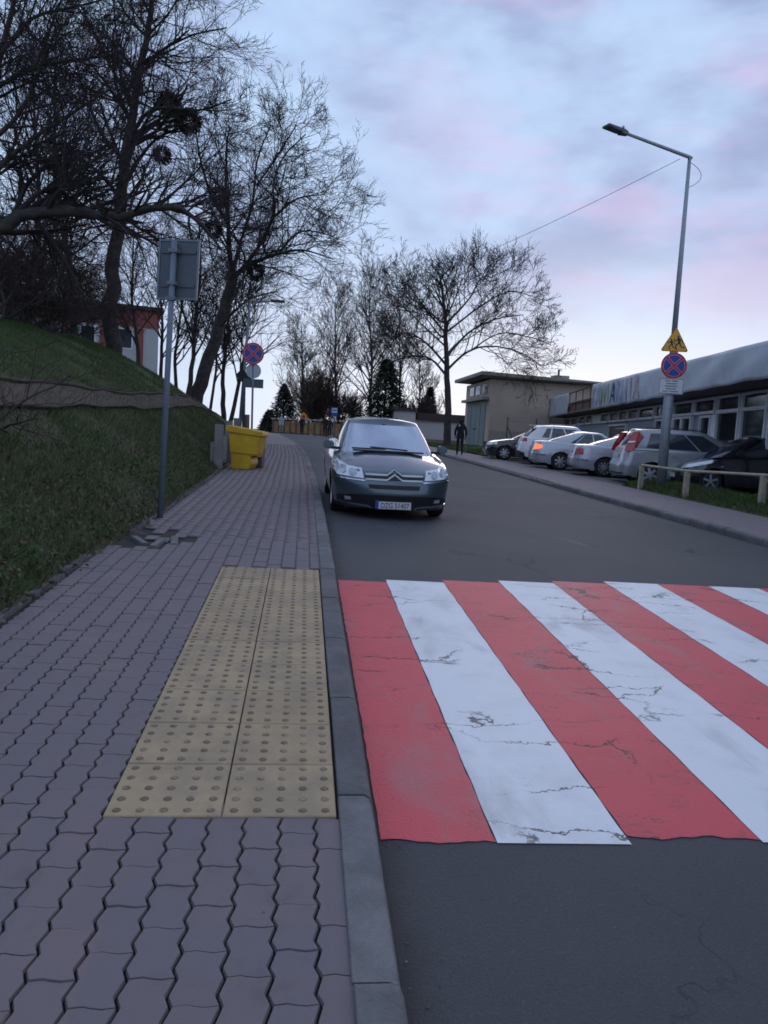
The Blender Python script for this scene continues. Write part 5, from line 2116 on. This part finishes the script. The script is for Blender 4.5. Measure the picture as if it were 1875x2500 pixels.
# ---- blue-grey hatchback parked at the kerb, nose to the viewer
SPH = dict(paint='paint_blue', axles=(1.30, -1.31), arch=.355, wr=.315, sill=.19, bright=True, df=.60, nf=2.35, dr=.5,
           front=[(.1, 2.10), (.22, 2.16), (.38, 2.20), (.52, 2.185), (.62, 2.155), (.70, 2.10), (.78, 2.02), (.9, 1.92), (1.1, 1.9)],
           rear=[(.1, -1.98), (.4, -2.07), (.7, -2.06), (1.0, -1.98), (1.2, -1.9)],
           hw=[(.1, .80), (.3, .855), (.55, .885), (.75, .872), (.9, .835), (1.1, .79)],
           top=[(2.3, .67), (2.15, .695), (2.0, .735), (1.8, .79), (1.5, .85), (1.2, .895), (.9, .925), (0, .95), (-1, .98), (-1.6, 1.02), (-2.1, 1.0)],
           crown=[(2.3, .0), (2.1, .02), (1.9, .055), (1.5, .075), (1.1, .08), (.6, .03), (-2.1, .02)],
           cab=dict(base=(1.22, .755, -1.98), roof=(.28, .575, -1.30), z=1.405, d=(.40, .22, .35, .25), crown=.06, ws=.84, taper=.08,
                    rz=[(.4, 1.375), (.1, 1.40), (-.3, 1.41), (-.8, 1.385), (-1.4, 1.30)], win=[(.10, .42), (.455, .72), (.745, .86)], v=(.06, .88)))
CX, CY = 1.30, 13.15
c4 = Car('hatchback_car', 'blue-grey hatchback parked at the kerb, nose and chevron grille facing the viewer', (CX, CY, float(roadz(CX, CY)) - .005), (0.01, -1), SPH, pitch=math.atan(.030))
hl = [(.44, .600), (.80, .625), (.872, .70), (.868, .80), (.84, .862), (.78, .815), (.66, .755), (.47, .735)]
for sgn in (1, -1):
    p = hl if sgn > 0 else mirror_poly(hl)
    o = c4.patch('headlight', p, 'front', M['lamp_glass'], .004, sub=.04)
    q = [(.60 + .055 * math.cos(t), .675 + .05 * math.sin(t)) for t in np.linspace(0, 2 * math.pi, 14)[:-1]]
    c4.patch('reflector', q if sgn > 0 else mirror_poly(q), 'front', mat('reflector', (.38, .40, .44), .12, metal=.8), .013, o)
    q = [(.74 + .05 * math.cos(t), .70 + .05 * math.sin(t)) for t in np.linspace(0, 2 * math.pi, 14)[:-1]]
    c4.patch('reflector', q if sgn > 0 else mirror_poly(q), 'front', mat('reflector', (.38, .40, .44), .12, metal=.8), .013, o)
    q = [(.42, .565), (.86, .585), (.875, .60), (.42, .578)]
    c4.patch('bumper_trim', q if sgn > 0 else mirror_poly(q), 'front', M['chrome'], .010)
    q = [(.60, .285), (.68, .285), (.69, .33), (.61, .33)]
    fg = c4.patch('fog_lamp', q if sgn > 0 else mirror_poly(q), 'front', M['lamp_glass'], .014)
    q = [(.29, .168), (.36, .205), (.80, .235), (.815, .26), (.35, .225), (.29, .19)]
    c4.patch('lower_trim', q if sgn > 0 else mirror_poly(q), 'front', M['chrome'], .014)
# grille slot with twin chevron bars
c4.patch('grille', [(-.43, .592), (.43, .592), (.43, .672), (-.43, .672)], 'front', M['rubber'], .004)
c4.patch('badge_field', [(-.125, .672), (.125, .672), (0, .755)], 'front', M['rubber'], .003)
for dz in (0, .068):
    z0 = .598 + dz
    c4.ribbon('chevron_bar', [(-.42, z0), (-.112, z0), (0, z0 + .078), (.112, z0), (.42, z0)], .024, 'front', mat('satin', (.82, .84, .88), .42, metal=.35), .016)
c4.patch('upper_intake', [(-.36, .465), (.36, .465), (.375, .525), (-.375, .525)], 'front', M['rubber'], .006)
c4.patch('lower_intake', [(-.30, .17), (.30, .17), (.40, .215), (.79, .25), (.80, .345), (.55, .375), (-.55, .375), (-.80, .345), (-.79, .25), (-.40, .215)], 'front', M['rubber'], .006)
c4.plate('front', .235, 'DZG 51407')
c4.patch('bonnet_seam', [(1.98, .735), (1.2, .765), (1.2, .772), (1.98, .743)], 'top', M['rubber'], .001, thick=.002)
c4.patch('bonnet_seam', [(1.98, -.743), (1.2, -.772), (1.2, -.765), (1.98, -.735)], 'top', M['rubber'], .001, thick=.002)
c4.mirrors(.80, .915, 1.0)
b = MB()
for p in ([(1.17, .30, .985), (1.165, 0, 1.0), (1.10, -.28, 1.01)], [(1.20, -.05, .99), (1.155, -.35, .985), (1.07, -.56, .98)]):
    b = MB()
    b.tube(p, .013, 6)
    b.build('wiper', M['rubber'], c4.root)
MB().box(1.10, 1.225, -.55, .55, .945, .966).build('scuttle', M['rubber'], c4.root)
MB().tube([(.18, 0, 1.335), (.34, 0, 1.31)], .055, 10).build('inner_mirror', M['rubber'], c4.root)

# ---- parked row at the shop: nose-in cars seen from behind, nose-out dark ones
HD = (math.sin(rad(99.5)), math.cos(rad(99.5)))
HDN = (-HD[0], -HD[1])
GRP = 'cars parked in front of the shop'


def door_lines(c, xs_, z0, z1, handles=()):
    for x in xs_:
        for vw in ('right', 'left'):
            c.patch('door_seam', [(x, z0), (x + .012, z0), (x + .012, z1), (x, z1)], vw, M['rubber'], .0015, thick=.002, sub=.2)
    for (x, z) in handles:
        for vw in ('right', 'left'):
            c.patch('door_handle', [(x, z), (x + .18, z), (x + .18, z + .03), (x, z + .03)], vw, M['chrome'] if c.sp.get('chromeh') else M[c.sp['paint']], .022, sub=.2, thick=.02)


def place(u, y):
    x = float(ad(u, 1030, y).x)
    return x, y


def car_at(rear_u, y, half_len, heading=HD):
    """the near end of the car seen in display column rear_u, at depth y"""
    x = float(ad(rear_u, 1030, y).x)
    s_ = 1 if heading is HD else -1
    cx, cy = x + HD[0] * half_len, y + HD[1] * half_len
    return (cx, cy, float(S(cx, cy)) - .02)


# silver people carrier
SPV = dict(paint='paint_van', axles=(1.42, -1.33), arch=.37, wr=.325, sill=.22, spokes=6, spw=(.07, .085), df=.6, dr=.3, nr=3.6,
           front=[(.1, 2.2), (.4, 2.3), (.7, 2.22), (.9, 2.05), (1.1, 2.0)],
           rear=[(.1, -2.14), (.35, -2.2), (.6, -2.2), (.7, -2.13), (.95, -2.08), (1.2, -2.02)],
           hw=[(.1, .82), (.3, .86), (.55, .88), (.8, .87), (1.0, .85), (1.2, .83)],
           top=[(2.4, .72), (2.0, .86), (1.6, .96), (1.2, 1.0), (0, 1.02), (-1, 1.04), (-2.2, 1.06)], crown=[(2.4, 0), (1.8, .05), (1.2, .05), (.5, .02), (-2.2, .02)],
           cab=dict(base=(1.65, .80, -2.05), roof=(.35, .64, -1.72), z=1.6, d=(.4, .25, .2, .2), crown=.05, taper=.05, rz=[(.5, 1.52), (0, 1.6), (-.8, 1.62), (-1.8, 1.575)],
                    win=[(.10, .36), (.385, .66), (.67, .88)], v=(.05, .84), rv=(.14, .86)))
van = Car('people_carrier_car', 'silver people carrier with tall red tail lights parked behind the street lamp', car_at(1322, 22.2, 2.2), HD, SPV, GRP)
for sgn in (1, -1):
    # tall lamp climbing the rear pillar: built on the side
    b = MB()
    yb, yt = .80 * .965, .675
    ptsl = [(-2.10, .80, .96), (-1.86, .835, .97), (-1.60, .745, 1.40), (-1.72, .70, 1.545), (-1.86, .66, 1.52), (-2.03, .72, 1.20)]
    ptsl = [(x - .01, (y + .035) * sgn, z) for x, y, z in ptsl]
    inn = [(x + .1, (abs(y) - .14) * sgn, z) for x, y, z in ptsl]
    n = len(ptsl)
    b.add(ptsl + inn, [tuple(range(n)), tuple(range(n, 2 * n))] + [(i, (i + 1) % n, n + (i + 1) % n, n + i) for i in range(n)])
    tl_ = b.build('tail_light', M['tail_red'], van.root)
    cx = [(-2.0, .752 * sgn, 1.20), (-1.82, .785 * sgn, 1.22), (-1.80, .775 * sgn, 1.26), (-1.985, .738 * sgn, 1.25)]
    b = MB()
    b.add([(x - .01, y + .047 * sgn, z) for x, y, z in cx] + [(x + .03, y - .02 * sgn, z) for x, y, z in cx], [(0, 1, 2, 3), (4, 5, 6, 7), (0, 1, 5, 4), (1, 2, 6, 5), (2, 3, 7, 6), (3, 0, 4, 7)])
    b.build('clear_lens', M['lamp_glass'], tl_)
    MB().tube([(.2, .60 * sgn, 1.64), (-.6, .62 * sgn, 1.675), (-1.5, .60 * sgn, 1.65)], .018, 6).build('roof_rail', M['rubber'], van.root)
door_lines(van, (1.05, .1, -.98), .35, 1.0, ((.18, .86), (-.78, .86)))
for vw in ('right', 'left'):
    van.patch('side_strip', [(-1.0, .985), (-1.95, 1.0), (-1.95, 1.015), (-1.0, 1.0)], vw, M['rubber'], .004, sub=.2)
    van.patch('side_trim', [(1.0, .40), (-.95, .40), (-.95, .435), (1.0, .435)], vw, M['paint_silver'], .012, sub=.2)
van.patch('bumper_lip', [(-.8, .30), (.8, .30), (.8, .34), (-.8, .34)], 'rear', M['rubber'], .008, sub=.15)
van.plate('rear', .80)
MB().box(-2.12, -1.9, -.5, .5, 1.60, 1.63).build('roof_spoiler', M['paint_van'], van.root, bevel=.01)
van.mirrors(.95, .98, 1.08)


def saloon(paint, **kw):
    d = dict(paint=paint, axles=(1.38, -1.35), arch=.36, wr=.32, sill=.21, spokes=7, df=.6, dr=.45, nr=2.8,
             front=[(.1, 2.2), (.4, 2.33), (.65, 2.28), (.8, 2.1), (1, 2.05)],
             rear=[(.1, -2.2), (.35, -2.36), (.6, -2.36), (.8, -2.30), (1.0, -2.24), (1.2, -2.2)],
             hw=[(.1, .83), (.3, .87), (.55, .90), (.78, .885), (.95, .85), (1.15, .82)],
             top=[(2.4, .68), (2.0, .78), (1.5, .88), (1.0, .93), (0, .95), (-1.2, .98), (-1.7, 1.02), (-2.4, 1.0)], crown=[(2.4, 0), (1.8, .06), (1.0, .06), (.4, .02), (-1.2, .02), (-1.9, .05), (-2.4, .02)],
             cab=dict(base=(1.2, .78, -1.95), roof=(.25, .60, -.85), z=1.39, d=(.4, .22, .4, .25), crown=.05, taper=.08, rz=[(.4, 1.34), (0, 1.385), (-.5, 1.39), (-1.0, 1.35)],
                      win=[(.09, .40), (.43, .70), (.715, .80)], v=(.06, .88), rv=(.08, .92)))
    d.update(kw)
    return d


mon = Car('saloon_car', 'silver saloon with a lit orange-red tail light, third car back from the lamp', car_at(1140, 27.8, 2.35), HD, saloon('paint_silver'), GRP)
bmw = Car('saloon_car', 'silver saloon with dark red tail lights directly left of the people carrier', car_at(1228, 25.0, 2.32), HD, saloon('paint_silver_b', spokes=10, spw=(.03, .035)), GRP)
for c, mt_ in ((mon, M['tail_lit']), (bmw, M['tail_red'])):
    for sgn in (1, -1):
        if c is mon:
            c.region('tail_light', lambda q: q.x < -2.02 and q.y * sgn > .56 and .70 + (q.x + 2.3) * .25 < q.z < .93 + (q.x + 2.3) * -.2, mt_)
        else:
            c.region('tail_light', lambda q: q.x < -2.05 and q.y * sgn > .52 and .70 < q.z < .90, mt_)
    for vw in ('right', 'left'):
        c.patch('bumper_strip', [(-1.9, .52), (-2.2, .52), (-2.2, .545), (-1.9, .545)], vw, M['rubber'], .006, sub=.2)
    c.plate('rear', .78)
    c.patch('bumper_seam', [(-.8, .66), (.8, .66), (.8, .672), (-.8, .672)], 'rear', M['rubber'], .002, sub=.15)
    c.patch('bumper_base', [(-.8, .24), (.8, .24), (.8, .33), (-.8, .33)], 'rear', M['rubber'], .004, sub=.15)
    door_lines(c, (1.0, -.05, -1.02), .34, .92, ((.05, .80), (-.95, .82)))
    c.mirrors(.8, .98, 1.0)
# white crossover
suv = Car('crossover_car', 'white crossover parked between the silver saloon and the dark hatchback', car_at(1112, 30.8, 2.15), HD,
          saloon('paint_white', sill=.27, wr=.34, arch=.39, axles=(1.33, -1.3), spokes=5,
                 rear=[(.1, -2.05), (.35, -2.16), (.6, -2.18), (.85, -2.12), (1.1, -2.02), (1.3, -1.95)],
                 top=[(2.4, .80), (2.0, .9), (1.5, .98), (1.0, 1.02), (0, 1.04), (-1.2, 1.08), (-2.2, 1.1)],
                 cab=dict(base=(1.2, .80, -2.02), roof=(.25, .62, -1.5), z=1.58, d=(.4, .22, .3, .25), crown=.05, taper=.1, rz=[(.4, 1.5), (0, 1.57), (-.8, 1.58), (-1.6, 1.52)], win=[(.09, .38), (.41, .68), (.71, .84)], v=(.06, .86), rv=(.1, .8))), GRP)
tlp = [(.45, .98), (.82, .96), (.84, 1.06), (.60, 1.09)]
for sgn in (1, -1):
    suv.region('tail_light', lambda q: q.x < -1.86 and q.y * sgn > .42 and .93 < q.z < 1.06, M['tail_red'])
    MB().tube([(.2, .6 * sgn, 1.63), (-.6, .62 * sgn, 1.66), (-1.4, .6 * sgn, 1.62)], .018, 6).build('roof_rail', M['galv'], suv.root)
suv.patch('bumper_cladding', [(-.84, .28), (.84, .28), (.84, .48), (.5, .55), (-.5, .55), (-.84, .48)], 'rear', M['rubber'], .008)
suv.plate('rear', .72)
suv.mirrors(.8, .98, 1.12)
MB().box(-1.78, -1.55, -.5, .5, 1.565, 1.6).build('roof_spoiler', M['paint_white'], suv.root, bevel=.01)

# dark hatchback, nose out, farthest of the row
x0 = float(ad(1049, 1000, 33.6).x)
SPD = saloon('paint_black', front=[(.1, 2.1), (.35, 2.22), (.6, 2.2), (.8, 2.05), (1, 1.95)], df=.5)
blk = Car('hatchback_car', 'black car parked nose out, farthest of the row, next to the lawn', (x0 + HD[0] * 2.1, 33.6 + HD[1] * 2.1, float(S(x0 + 2, 33.5)) - .02), HDN, SPD, GRP)
for sgn in (1, -1):
    blk.region('headlight', lambda q: q.x > 1.72 and q.y * sgn > .42 and .62 + (2.2 - q.x) * .1 < q.z < .86 and abs(q.y) > .35, M['lamp_glass'])
blk.patch('grille', [(-.35, .55), (.35, .55), (.38, .66), (-.38, .66)], 'front', M['rubber'], .005)
blk.patch('bumper_trim', [(-.8, .50), (.8, .50), (.8, .525), (-.8, .525)], 'front', M['chrome'], .008)
blk.plate('front', .4)
blk.mirrors(.8, .98, 1.0)

# black compact, nose out, cut by the right edge
x0 = float(ad(1487, 1010, 20.2).x)
SPP = dict(paint='paint_black', axles=(1.28, -1.3), arch=.37, wr=.32, sill=.2, df=.62, nf=2.3, dr=.4, spokes=5,
           front=[(.1, 1.98), (.3, 2.06), (.5, 2.06), (.65, 2.0), (.8, 1.86), (1.0, 1.7)],
           rear=[(.1, -1.95), (.5, -2.02), (.9, -1.95), (1.2, -1.85)],
           hw=[(.1, .80), (.3, .85), (.55, .875), (.75, .87), (.95, .84), (1.15, .8)],
           top=[(2.2, .66), (1.95, .74), (1.7, .84), (1.4, .93), (1.1, 1.0), (.6, 1.03), (0, 1.05), (-1, 1.08), (-2.1, 1.1)], crown=[(2.2, 0), (1.8, .05), (1.2, .06), (.5, .02), (-2.1, .02)],
           cab=dict(base=(1.42, .79, -1.9), roof=(.2, .60, -1.35), z=1.56, d=(.45, .24, .3, .25), crown=.05, taper=.07, rz=[(.4, 1.50), (0, 1.56), (-.7, 1.56), (-1.4, 1.49)], win=[(.13, .42), (.45, .72), (.74, .86)], v=(.05, .87)))
peu = Car('compact_car', 'black compact car parked nose out at the right edge, behind the cream rail', (x0 + HD[0] * 2.0, 20.2 + HD[1] * 2.0 + .75, float(S(x0 + 2, 20)) - .02), HDN, SPP, GRP)
for sgn in (1, -1):
    peu.region('headlight', lambda q: 1.25 < q.x and q.y * sgn > .40 and q.z > .60 + (2.0 - q.x) * .30 and q.z < .72 + (2.0 - q.x) * .32 and abs(q.y) > .4, M['lamp_glass'])
for vw in ('right', 'left'):
    peu.patch('side_repeater', [(.98, .72), (1.06, .72), (1.06, .745), (.98, .745)], vw, M['lamp_glass'], .008)
    peu.patch('bumper_trim', [(1.98, .44), (1.66, .43), (1.66, .455), (1.98, .46)], vw, M['chrome'], .008)
peu.patch('grille', [(-.5, .28), (.5, .28), (.55, .48), (-.55, .48)], 'front', M['rubber'], .006)
door_lines(peu, (.95, -.15), .34, 1.0, ((-.05, .88),))
peu.mirrors(.62, .97, 1.12, 'rubber')
peu.plate('front', .42)


# ------------------------------------------------------------------ people
def person(label, loc, rz, h, coat, trousers, hood=True, stride=.16, hands='pockets', cane=False):
    """one skinned figure; facing +y locally"""
    k = h / 1.75
    J = dict(pel=(0, 0, .95), bel=(0, .0, 1.08), chest=(0, .01, 1.28), neck=(0, .0, 1.47), head0=(0, .02, 1.55), head1=(0, .03, 1.66), head2=(0, .02, 1.73),
             sl=(-.17, 0, 1.41), el=(-.26, -.03, 1.14), wl=(-.25, .08, .93), hl=(-.22, .13, .88),
             sr=(.17, 0, 1.41), er=(.26, -.03, 1.14), wr=(.27, .05, .91), hr=(.27, .09, .83),
             pl=(-.09, 0, .92), kl=(-.10, stride * .55, .50), al=(-.10, stride * .6, .09), tl=(-.11, stride * .6 + .16, .03),
             pr=(.09, 0, .92), kr=(.10, -stride * .15, .50), ar=(.10, -stride * 1.1, .12), tr=(.11, -stride * 1.1 + .14, .03))
    rads = dict(pel=.155, bel=.15, chest=.17, neck=.07, head0=.085, head1=.10, head2=.06, sl=.085, el=.062, wl=.045, hl=.04, sr=.085, er=.062, wr=.045, hr=.04,
                pl=.10, kl=.068, al=.05, tl=.04, pr=.10, kr=.068, ar=.05, tr=.04)
    if hood:
        rads.update(head0=.115, head1=.125, head2=.085, neck=.10)
    if coat:
        rads.update(pel=.175, bel=.17, chest=.185)
    E_ = [('pel', 'bel'), ('bel', 'chest'), ('chest', 'neck'), ('neck', 'head0'), ('head0', 'head1'), ('head1', 'head2'), ('chest', 'sl'), ('sl', 'el'), ('el', 'wl'), ('wl', 'hl'),
          ('chest', 'sr'), ('sr', 'er'), ('er', 'wr'), ('wr', 'hr'), ('pel', 'pl'), ('pl', 'kl'), ('kl', 'al'), ('al', 'tl'), ('pel', 'pr'), ('pr', 'kr'), ('kr', 'ar'), ('ar', 'tr')]
    names = list(J)
    Vv = [tuple(c * k for c in J[n_]) for n_ in names]
    Ee = [(names.index(a), names.index(b_)) for a, b_ in E_]
    for sgn, hn in ((-1, 'hl'), (1, 'hr')):            # five fingers
        hx, hy, hz = J[hn]
        for i, (dx_, dy_, L_) in enumerate(((-.03, .0, .075), (-.012, .012, .085), (.006, .014, .08), (.022, .008, .065), (-.03, .05, .05))):
            a = len(Vv)
            base = (hx + dx_ * .6, hy + dy_, hz - .02)
            Vv.append(tuple(c * k for c in base))
            Vv.append(tuple(c * k for c in (hx + dx_, hy + dy_ + .02, hz - .02 - L_ * .6)))
            Vv.append(tuple(c * k for c in (hx + dx_ * .9, hy + dy_ + .045, hz - .02 - L_)))
            Ee += [(names.index(hn), a), (a, a + 1), (a + 1, a + 2)]
    me = bpy.data.meshes.new('person')
    me.from_pydata(Vv, Ee, [])
    ob = bpy.data.objects.new('person', me)
    COL.objects.link(ob)
    sk = ob.modifiers.new('skin', 'SKIN')
    for i, sv in enumerate(me.skin_vertices[0].data):
        r_ = rads[names[i]] * k if i < len(names) else .0095 * k
        sv.radius = (r_, r_ * (.78 if i < len(names) and names[i] in ('pel', 'bel', 'chest') else 1))
        sv.use_root = (i == 0)
    sb2 = ob.modifiers.new('sub', 'SUBSURF')
    sb2.levels = sb2.render_levels = 2
    dgr = bpy.context.evaluated_depsgraph_get()
    m2 = bpy.data.meshes.new_from_object(ob.evaluated_get(dgr))
    ob.modifiers.clear()
    ob.data = m2
    m2.name = 'person'
    m2.materials.clear()
    for mm in (coat or M['cloth_grey'], trousers, M['skin'], M['hair'], M['black']):
        m2.materials.append(mm)
    for p in m2.polygons:
        c = p.center / k
        p.use_smooth = True
        ax_ = abs(c.x)
        if c.z < .10:
            p.material_index = 4
        elif c.z > 1.5 and not hood:
            p.material_index = 3 if (c.y < .06 or c.z > 1.68) else 2
        elif c.z > 1.5 and hood:
            p.material_index = 2 if c.y > .10 else 0
        elif c.z < .92 and ax_ > .19:
            p.material_index = 2
        elif c.z < .78:
            p.material_index = 1
        else:
            p.material_index = 0
    ob.location = loc
    ob.rotation_euler = (0, 0, rz)
    tag(ob, label, 'person')
    # face details
    for s_ in (-1, 1):
        MB().tube([(s_ * .035 * k, (.105 if not hood else .13) * k, 1.645 * k), (s_ * .035 * k, (.118 if not hood else .145) * k, 1.645 * k)], .012 * k, 6).build('eye', M['black'], ob)
    if coat:
        b = MB()                                        # coat skirt closing over the hips
        kk = 16
        rows_ = [(.78, .20, .15), (.9, .19, .145), (1.05, .175, .14)]
        vs = [(rx * k * math.cos(2 * math.pi * i / kk), ry * k * math.sin(2 * math.pi * i / kk), z * k) for z, rx, ry in rows_ for i in range(kk)]
        b.add(vs, [(q * kk + i, q * kk + (i + 1) % kk, (q + 1) * kk + (i + 1) % kk, (q + 1) * kk + i) for q in range(2) for i in range(kk)])
        b.build('coat_hem', coat, ob, True)
    return ob


px, py = 6.72 + .55, 35.0
py_ = 35.0
px = float(ad(992, 985, py_).x)
p1_ = person('person in black hooded jacket and dark trousers walking away on the right pavement', (px, py_, float(S(px, py_))), rad(-4), 1.68, M['cloth_black'], M['cloth_black'])
st = empty('walking_stick', (px + .30, py_ + .12, float(S(px, py_))))
tag(st, 'thin walking stick beside the person in black', 'walking stick')
MB().tube([(0, 0, 0), (-.02, -.02, .80)], .012, 6).build('shaft', M['galv'], st)
MB().tube([(-.02, -.02, .80), (-.02, .05, .83), (-.02, .1, .80)], .014, 6).build('handle', M['ink'], st)
MB().obox((-.10, -.172, 1.34), (1, 0, 0), (0, 1, 0), (0, 0, 1), .035, .006, .03).build('reflective_patch', M['white_sheet'], p1_)
for (u, y, lab, hgt, ct) in ((652, 67, 'distant person in black standing below the orange warning sign', 1.6, 'cloth_black'), (702, 62, 'distant person in dark brown jacket beside the bus stop sign', 1.68, 'cloth_brown'), (712, 64, 'distant person in grey close to the bus stop pole', 1.55, 'cloth_grey')):
    x = float(ad(u, 930, y).x)
    person(lab, (x, y, float(roadz(x, y)) + .0), rad(170), hgt, M[ct], M['cloth_black'], hood=False)
